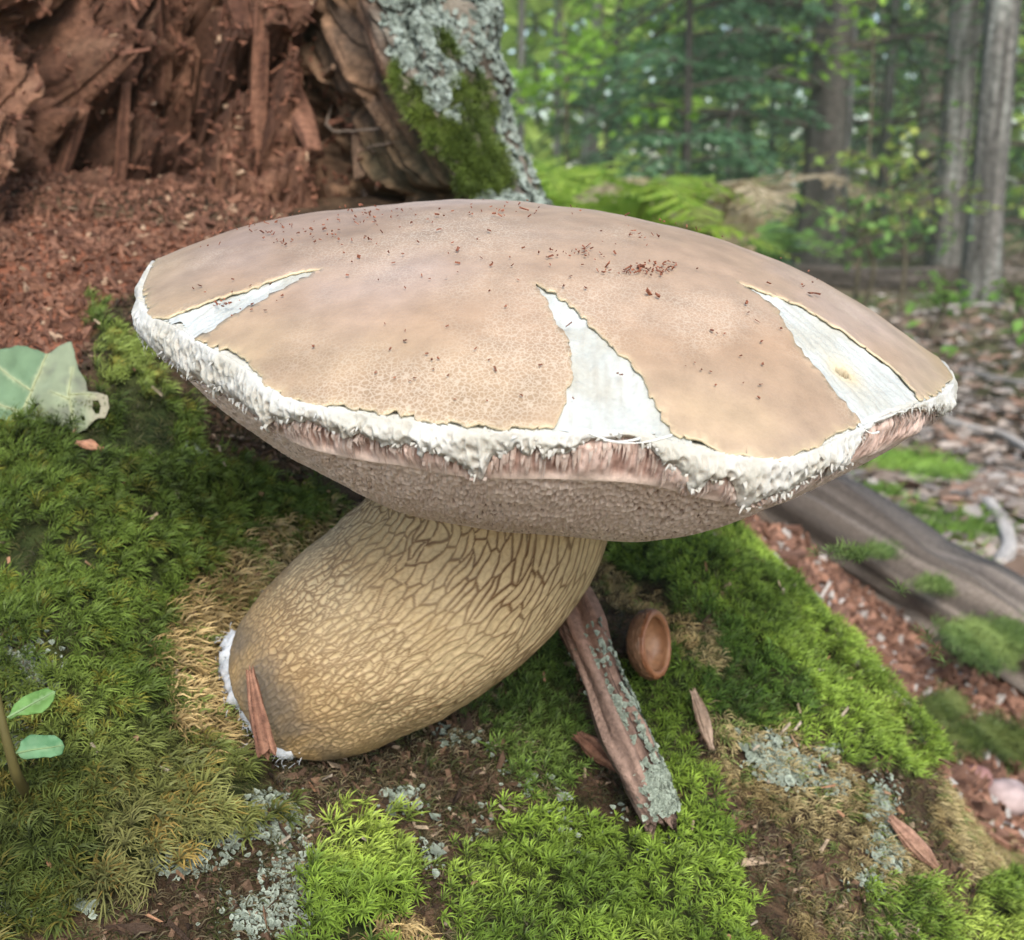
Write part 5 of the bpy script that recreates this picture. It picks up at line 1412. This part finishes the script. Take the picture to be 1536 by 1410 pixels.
sapling(905, 9., 'lime-leaved sapling beyond the brown far trunk', 2.8, 702, 520, .085, ((.16, .32, .03), (.32, .52, .08)), .9, .4)
sapling(1268, 6.0, 'sapling spraying bright leaves in front of the big dark conifer', 1.6, 703, 200, .06, ((.14, .28, .03), (.28, .46, .06)), .5, .6)
sapling(1335, 5.2, 'low sapling with yellowing leaves in front of the fallen log', .62, 704, 200, .05, ((.18, .30, .06), (.38, .42, .10)), .45, .5)
sapling(1270, 4.6, 'low leafy sapling before the big dark conifer', .5, 705, 150, .045, ((.10, .22, .05), (.20, .34, .09)), .35, .4)
sapling(1430, 6.8, 'thin sapling with pale leaves between the grey trunks', 1.0, 706, 140, .05, ((.12, .24, .05), (.22, .38, .09)), .4, .4)
sapling(1180, 12., 'far sapling with soft green leaves behind the conifers', 3.4, 707, 520, .11, ((.10, .22, .04), (.20, .38, .08)), 1.2, .3)
sapling(1340, 14., 'far broadleaf sapling behind the reddish trunk', 4., 708, 520, .12, ((.12, .24, .04), (.24, .42, .08)), 1.4, .3)
sapling(1500, 13., 'far broadleaf sapling behind the lichen-mottled trunk', 4., 709, 460, .12, ((.10, .20, .04), (.20, .36, .08)), 1.4, .3)
sapling(1000, 14., 'far lime sapling above the young conifers', 4., 710, 560, .12, ((.14, .28, .04), (.28, .48, .08)), 1.5, .3)
for k, (px, d) in enumerate([(1290, 3.9), (1500, 3.6), (1380, 4.4), (1350, 3.1), (1520, 4.9)]):
    sapling(px, d, 'tiny leafy sprig rising from the leaf litter', .14 + .03 * (k % 3), 720 + k, 52, .05, ((.12, .26, .04), (.22, .40, .08)), .13, .4, 'sprigs in the leaf litter')

# ferns beyond the cap
def fern(px, d, label, n, length, seed, col, lift=.5, tilt=0.):
    r = np.random.default_rng(seed); g = np.array([*P(px, 705, d)[:2], 0.]); g[2] = float(hgt(g[0], g[1]))
    o = root('fern', g, label, 'fern')
    for k in range(n):
        az = k * 6.283 / n + r.uniform(-.3, .3); L = length * r.uniform(.75, 1.1)
        out = np.array([math.cos(az), math.sin(az), 0])
        st_ = spline([g, g + out * L * .12 + np.array([0, 0, L * lift]), g + out * L * .48 + np.array([0, 0, L * (lift + .28)]), g + out * L * .95 + np.array([0, 0, L * (lift + .12 + tilt)])], 30)
        v, q, t, _ = tube(st_, np.linspace(.003, .001, 30), 5); parts = [(v, q, t, np.tile((.12, .12, .04), (len(v), 1)))]
        tg3 = unit(np.gradient(st_, axis=0)); sd5 = unit(np.cross(tg3, np.array([0, 0, 1.])))
        ix = np.repeat(np.arange(8, 30), 2); sg = np.tile([1, -1], 22)
        f = (ix - 8) / 22; pl = L * .26 * np.sin(np.pi * np.clip(.25 + .75 * f, 0, 1)) + .012
        dr = unit(sd5[ix] * sg[:, None] + tg3[ix] * .45 + r.normal(size=(44, 3)) * .1 - np.array([0, 0, .12]))
        m = 7; V, C_ = [], []
        for j in range(m):                # leaflets along each pinna
            ff = (j + .5) / m; p = st_[ix] + dr * (pl * ff)[:, None]; wd = tg3[ix] * (pl * .17 * (1.1 - ff * .7))[:, None]; ln2 = dr * (pl * .20)[:, None]
            V.append(np.stack([p - wd, p + ln2 * .3, p + wd, p - ln2 * .6], 1))
            C_.append(mix(col[0], col[1], r.uniform(size=44)))
        V = np.concatenate(V); C_ = np.concatenate(C_); i = np.arange(len(V))[:, None] * 4
        parts.append((V.reshape(-1, 3), i + np.array([[0, 1, 2, 3]]), None, np.repeat(C_, 4, 0)))
        put(link('frond', mesh_data('frond', *join(parts)), M_FOLIAGE), o)
LIME = ((.16, .28, .03), (.34, .46, .07))
fern(840, 2.9, 'tall yellow-green fern just right of the stump', 8, .46, 731, LIME, .75)
fern(925, 2.9, 'broad lime fern arching behind the cap', 9, .46, 732, LIME, .75)
fern(985, 3.6, 'lime fern farther behind the cap', 8, .48, 733, ((.14, .26, .04), (.30, .42, .07)), .75)
fern(1055, 3.2, 'withered straw-coloured fern behind the cap', 5, .46, 734, ((.34, .26, .15), (.58, .48, .32)), .8)
fern(880, 4.4, 'fern under the bright saplings', 8, .5, 735, ((.14, .26, .04), (.28, .42, .07)), .7)
fern(780, 3.4, 'fern half hidden by the stump edge', 8, .5, 736, LIME, .75)
fern(1110, 4.6, 'dull green fern before the big conifer', 8, .42, 737, ((.08, .17, .04), (.20, .32, .08)), .6)
fern(820, 5.6, 'pale fern deep behind the stump edge', 8, .55, 738, ((.18, .30, .05), (.32, .46, .10)), .7)
fern(960, 5.4, 'brown-tipped fern between the conifers', 7, .5, 739, ((.22, .20, .07), (.36, .30, .12)), .6)

# the mass of leaves that closes the view
n = 42000
az = rng.uniform(math.radians(-42), math.radians(50), n); dist = rng.uniform(17, 42, n)
x, y = np.sin(az) * dist, np.cos(az) * dist
z = rng.uniform(0, 1, n) ** .8 * (3 + dist * .26)
dens = fbm(v3(x * .35, y * .35, z * .5), 3, 751)
k = dens > -.34
x, y, z, dist = x[k], y[k], z[k], dist[k]
c = mix((.26, .40, .08), (.52, .66, .18), sstep(-.4, .5, fbm(v3(x * .2, y * .2, z * .3), 2, 752)))
c = mix(c, (.12, .24, .14), sstep(.0, .5, fbm(v3(x * .12 + 5, y * .12, z * .1), 2, 753)) * .7) * rng.uniform(.8, 1.2, (len(x), 1))
link('far_woods', mesh_data('far_woods', *leaf_faces(v3(x, y, z), rng.uniform(.34, .68, len(x)), c, .3, .65)), M_FOLIAGE, kind='stuff', label='far mass of bright green leaves closing the wood', cat='woods')

# fallen log and twigs
def fallen(name, pts, w, lab, cat, ca, cb, seed, lift=.4):
    g = ground_at([p[0] for p in pts], [p[1] for p in pts]) + np.array([0, 0, w * lift])
    g = np.asarray(spline(g, 12))
    v, q, t, c = rough_bar(list(g), w, w, (0, .1, 1), 60, 24, seed, .12, .4, ca, cb)
    return link(name, mesh_data(name, v, q, t, c), M_BARK if w > .03 else M_CHIP, label=lab, cat=cat)
fallen('fallen_log', [(1090, 418), (1200, 426), (1330, 432), (1462, 428)], .115, 'dark fallen log lying up to the foot of the lichen-mottled trunk', 'log', (.04, .032, .027), (.11, .092, .078), 761)
fallen('fallen_branch', [(1500, 424), (1560, 426), (1640, 428)], .09, 'short dark fallen branch on the far side of the lichen-mottled trunk', 'branch', (.06, .05, .042), (.15, .125, .105), 762)
fallen('fallen_twig', [(1370, 475), (1440, 462), (1500, 462), (1560, 480)], .012, 'pale thin twig arching past the foot of the lichen-mottled trunk', 'twig', (.24, .21, .19), (.40, .37, .34), 763, .9)
fallen('crooked_twig', [(1420, 640), (1470, 655), (1500, 660), (1550, 690)], .016, 'crooked pale twig lying in the litter behind the cap rim', 'twig', (.30, .25, .22), (.50, .45, .40), 764, .8)
fallen('dead_branch', [(1480, 770), (1500, 800), (1512, 840), (1500, 870)], .016, 'bent grey dead branch near the bright moss patches', 'branch', (.24, .21, .19), (.46, .42, .38), 765, .8)
fallen('grey_stick', [(1440, 560), (1500, 575), (1580, 590)], .014, 'straight grey stick lying in the litter', 'stick', (.22, .19, .17), (.36, .33, .30), 766, .8)

# dead leaves
def dead_leaf_mesh(seed):
    r = np.random.default_rng(seed); nu, nv = 6, 4
    u = np.linspace(0, 1, nu); s = np.linspace(-1, 1, nv)
    Uq, Sq = np.meshgrid(u, s)
    wdt = (np.sin(np.pi * np.clip(Uq, .02, .98)) ** .7) * (.32 + .06 * np.sin(Uq * 12 + seed))
    xq, yq = Uq - .5, Sq * wdt
    zq = r.uniform(.05, .3) * (Sq * wdt) ** 2 * 3 + r.uniform(-.5, .5) * (Uq - .5) ** 2 + .05 * vn(v3(xq * 4, yq * 4, seed), seed)
    c = np.array([(.30, .225, .175), (.40, .33, .275), (.22, .15, .11), (.48, .42, .37), (.33, .20, .14), (.26, .22, .19)][seed % 6])
    c = c * .75 * (1 + .3 * vn(v3(xq * 6, yq * 6, seed + .5), seed + 3))[..., None]
    return mesh_data('dead_leaf', v3(xq, yq, zq), gridq(nv, nu), None, c.reshape(-1, 3))
dl = [dead_leaf_mesh(s) for s in range(12)]
def litter_spots(n):
    px = rng.uniform(1130, 1600, n); py = rng.uniform(445, 960, n) 
    g = ground_at(px, py); dd = (g - CAM) @ FWD
    k = (g[:, 1] > .95) & (dd < 6) & ~spot('chips', px, py) & (py > 452 + .0 * px)
    lgl = np.interp(px, [p[0] for p in lg_px], [p[1] for p in lg_px])
    k &= np.abs(py - lgl) > 42
    return g[k]
gs = litter_spots(520)[:300]
for i_, g in enumerate(gs):
    o = link('dead_leaf', dl[i_ % 12], M_LITTER, label='curled grey-brown dead leaf in the litter behind the grey log', cat='dead leaf', group='dead leaves on the forest floor')
    s = rng.uniform(.022, .05); o.scale = (s, s * rng.uniform(.6, 1.1), s * .6); o.location = Vector(g + np.array([0, 0, .006 + rng.uniform(0, .012)]))
    o.rotation_euler = (rng.normal() * .22, rng.normal() * .22, rng.uniform(0, 6.28))
gs = np.concatenate([litter_spots(3000), np.stack([rng.uniform(-1, 5.5, 1800), rng.uniform(2.2, 9, 1800), np.zeros(1800)], -1)])
far2 = gs[:, 2] == 0; gs[far2, 2] = hgt(gs[far2, 0], gs[far2, 1])
tv = np.empty(24 * 3, np.float32); parts = []
for s_ in range(12):
    dl[s_].vertices.foreach_get('co', tv); sel = np.arange(len(gs)) % 12 == s_
    m = sel.sum(); fr = frames_from(unit(rng.normal(size=(m, 3)) * .2 + np.array([0, 0, 1.])), rng.normal(size=(m, 3)))
    cb = np.array([(.30, .225, .175), (.40, .33, .275), (.22, .15, .11), (.48, .42, .37), (.33, .20, .14), (.26, .22, .19)][s_ % 6])
    parts.append(scatter(tv.reshape(-1, 3).astype(float), gridq(4, 6), None, gs[sel] + np.array([0, 0, .008]), fr, rng.uniform(.022, .052, m) * (1 + .35 * (gs[sel][:, 1] > 4)), np.tile(cb, (m, 1)) * rng.uniform(.4, 1.0, (m, 1))))
link('leaf_litter', mesh_data('leaf_litter', *join(parts)), M_LITTER, kind='stuff', label='litter of small dead leaves over the forest floor', cat='leaf litter')

# crumbs of rotten wood that fell on the cap
CL = [(300, 372, 30, 6, 5), (390, 345, 60, 14, 40), (560, 330, 120, 16, 60), (760, 320, 90, 12, 45), (640, 400, 200, 50, 60), (860, 385, 60, 8, 40), (960, 412, 45, 8, 75), (1000, 405, 40, 6, 30), (940, 355, 60, 14, 20), (335, 462, 14, 5, 16), (1000, 330, 80, 12, 12), (700, 560, 260, 60, 40), (1120, 560, 90, 80, 22), (340, 450, 80, 30, 24), (1190, 430, 40, 26, 10), (505, 355, 60, 14, 30), (440, 360, 50, 18, 26)]
pp = np.concatenate([np.stack([rng.normal(x, sx * .6, n), rng.normal(y, sy * .6, n)], -1)[:max(3, int(n * .75))] for x, y, sx, sy, n in CL])
big = np.array([(733, 352), (1119, 462), (1183, 670), (742, 562), (972, 447), (985, 452), (1216, 447), (1226, 448), (910, 405), (345, 462), (960, 408), (1003, 408)])
pp = np.concatenate([pp, big])
h = cap_hit(pp[:, 0], pp[:, 1]); h[:, 2] = ztop(h[:, 0], h[:, 1]) + .0009
k = np.hypot(h[:, 0], h[:, 1]) < rim_r(np.arctan2(h[:, 1], h[:, 0])) - .004
isb = np.arange(len(pp)) >= len(pp) - len(big)
s = np.stack([rng.lognormal(-8.15, .45, len(pp)), rng.lognormal(-8.25, .35, len(pp)), rng.lognormal(-8.4, .3, len(pp))], -1) * np.where(isb, 2.0, 1)[:, None]
cc = mix((.11, .04, .024), (.28, .11, .065), rng.uniform(size=len(pp)))
wz = cap_world(h[k]); nz_ = np.tile(CAP_M[:, 2], (k.sum(), 1))
v, q, t, c = shards(wz + nz_ * (s[k][:, 2:3] * .6), nz_, s[k], cc[k], .6)
link('cap_crumbs', mesh_data('cap_crumbs', v, q, t, c, smooth=False), M_CHIP, kind='stuff', label='dark red wood crumbs sprinkled over the mushroom cap', cat='crumbs')

# hazy air between the trees
hm = bpy.data.materials.new('haze'); hm.use_nodes = True
hn = hm.node_tree; hn.nodes.remove(hn.nodes['Principled BSDF'])
hv = hn.nodes.new('ShaderNodeVolumePrincipled'); hv.inputs['Color'].default_value = (.84, .97, .70, 1); hv.inputs['Density'].default_value = .006; hv.inputs['Anisotropy'].default_value = .2
hn.links.new(hv.outputs[0], hn.nodes['Material Output'].inputs['Volume'])
X0, X1, Y0, Y1, Z0, Z1 = -60, 60, -20, 60, -1.1, 14
hb = np.array([(x, y, z) for x in (X0, X1) for y in (Y0, Y1) for z in (Z0, Z1)], float)
link('haze', mesh_data('haze', hb, [[0, 1, 3, 2], [4, 6, 7, 5], [0, 4, 5, 1], [2, 3, 7, 6], [0, 2, 6, 4], [1, 5, 7, 3]], smooth=False), hm, kind='stuff')
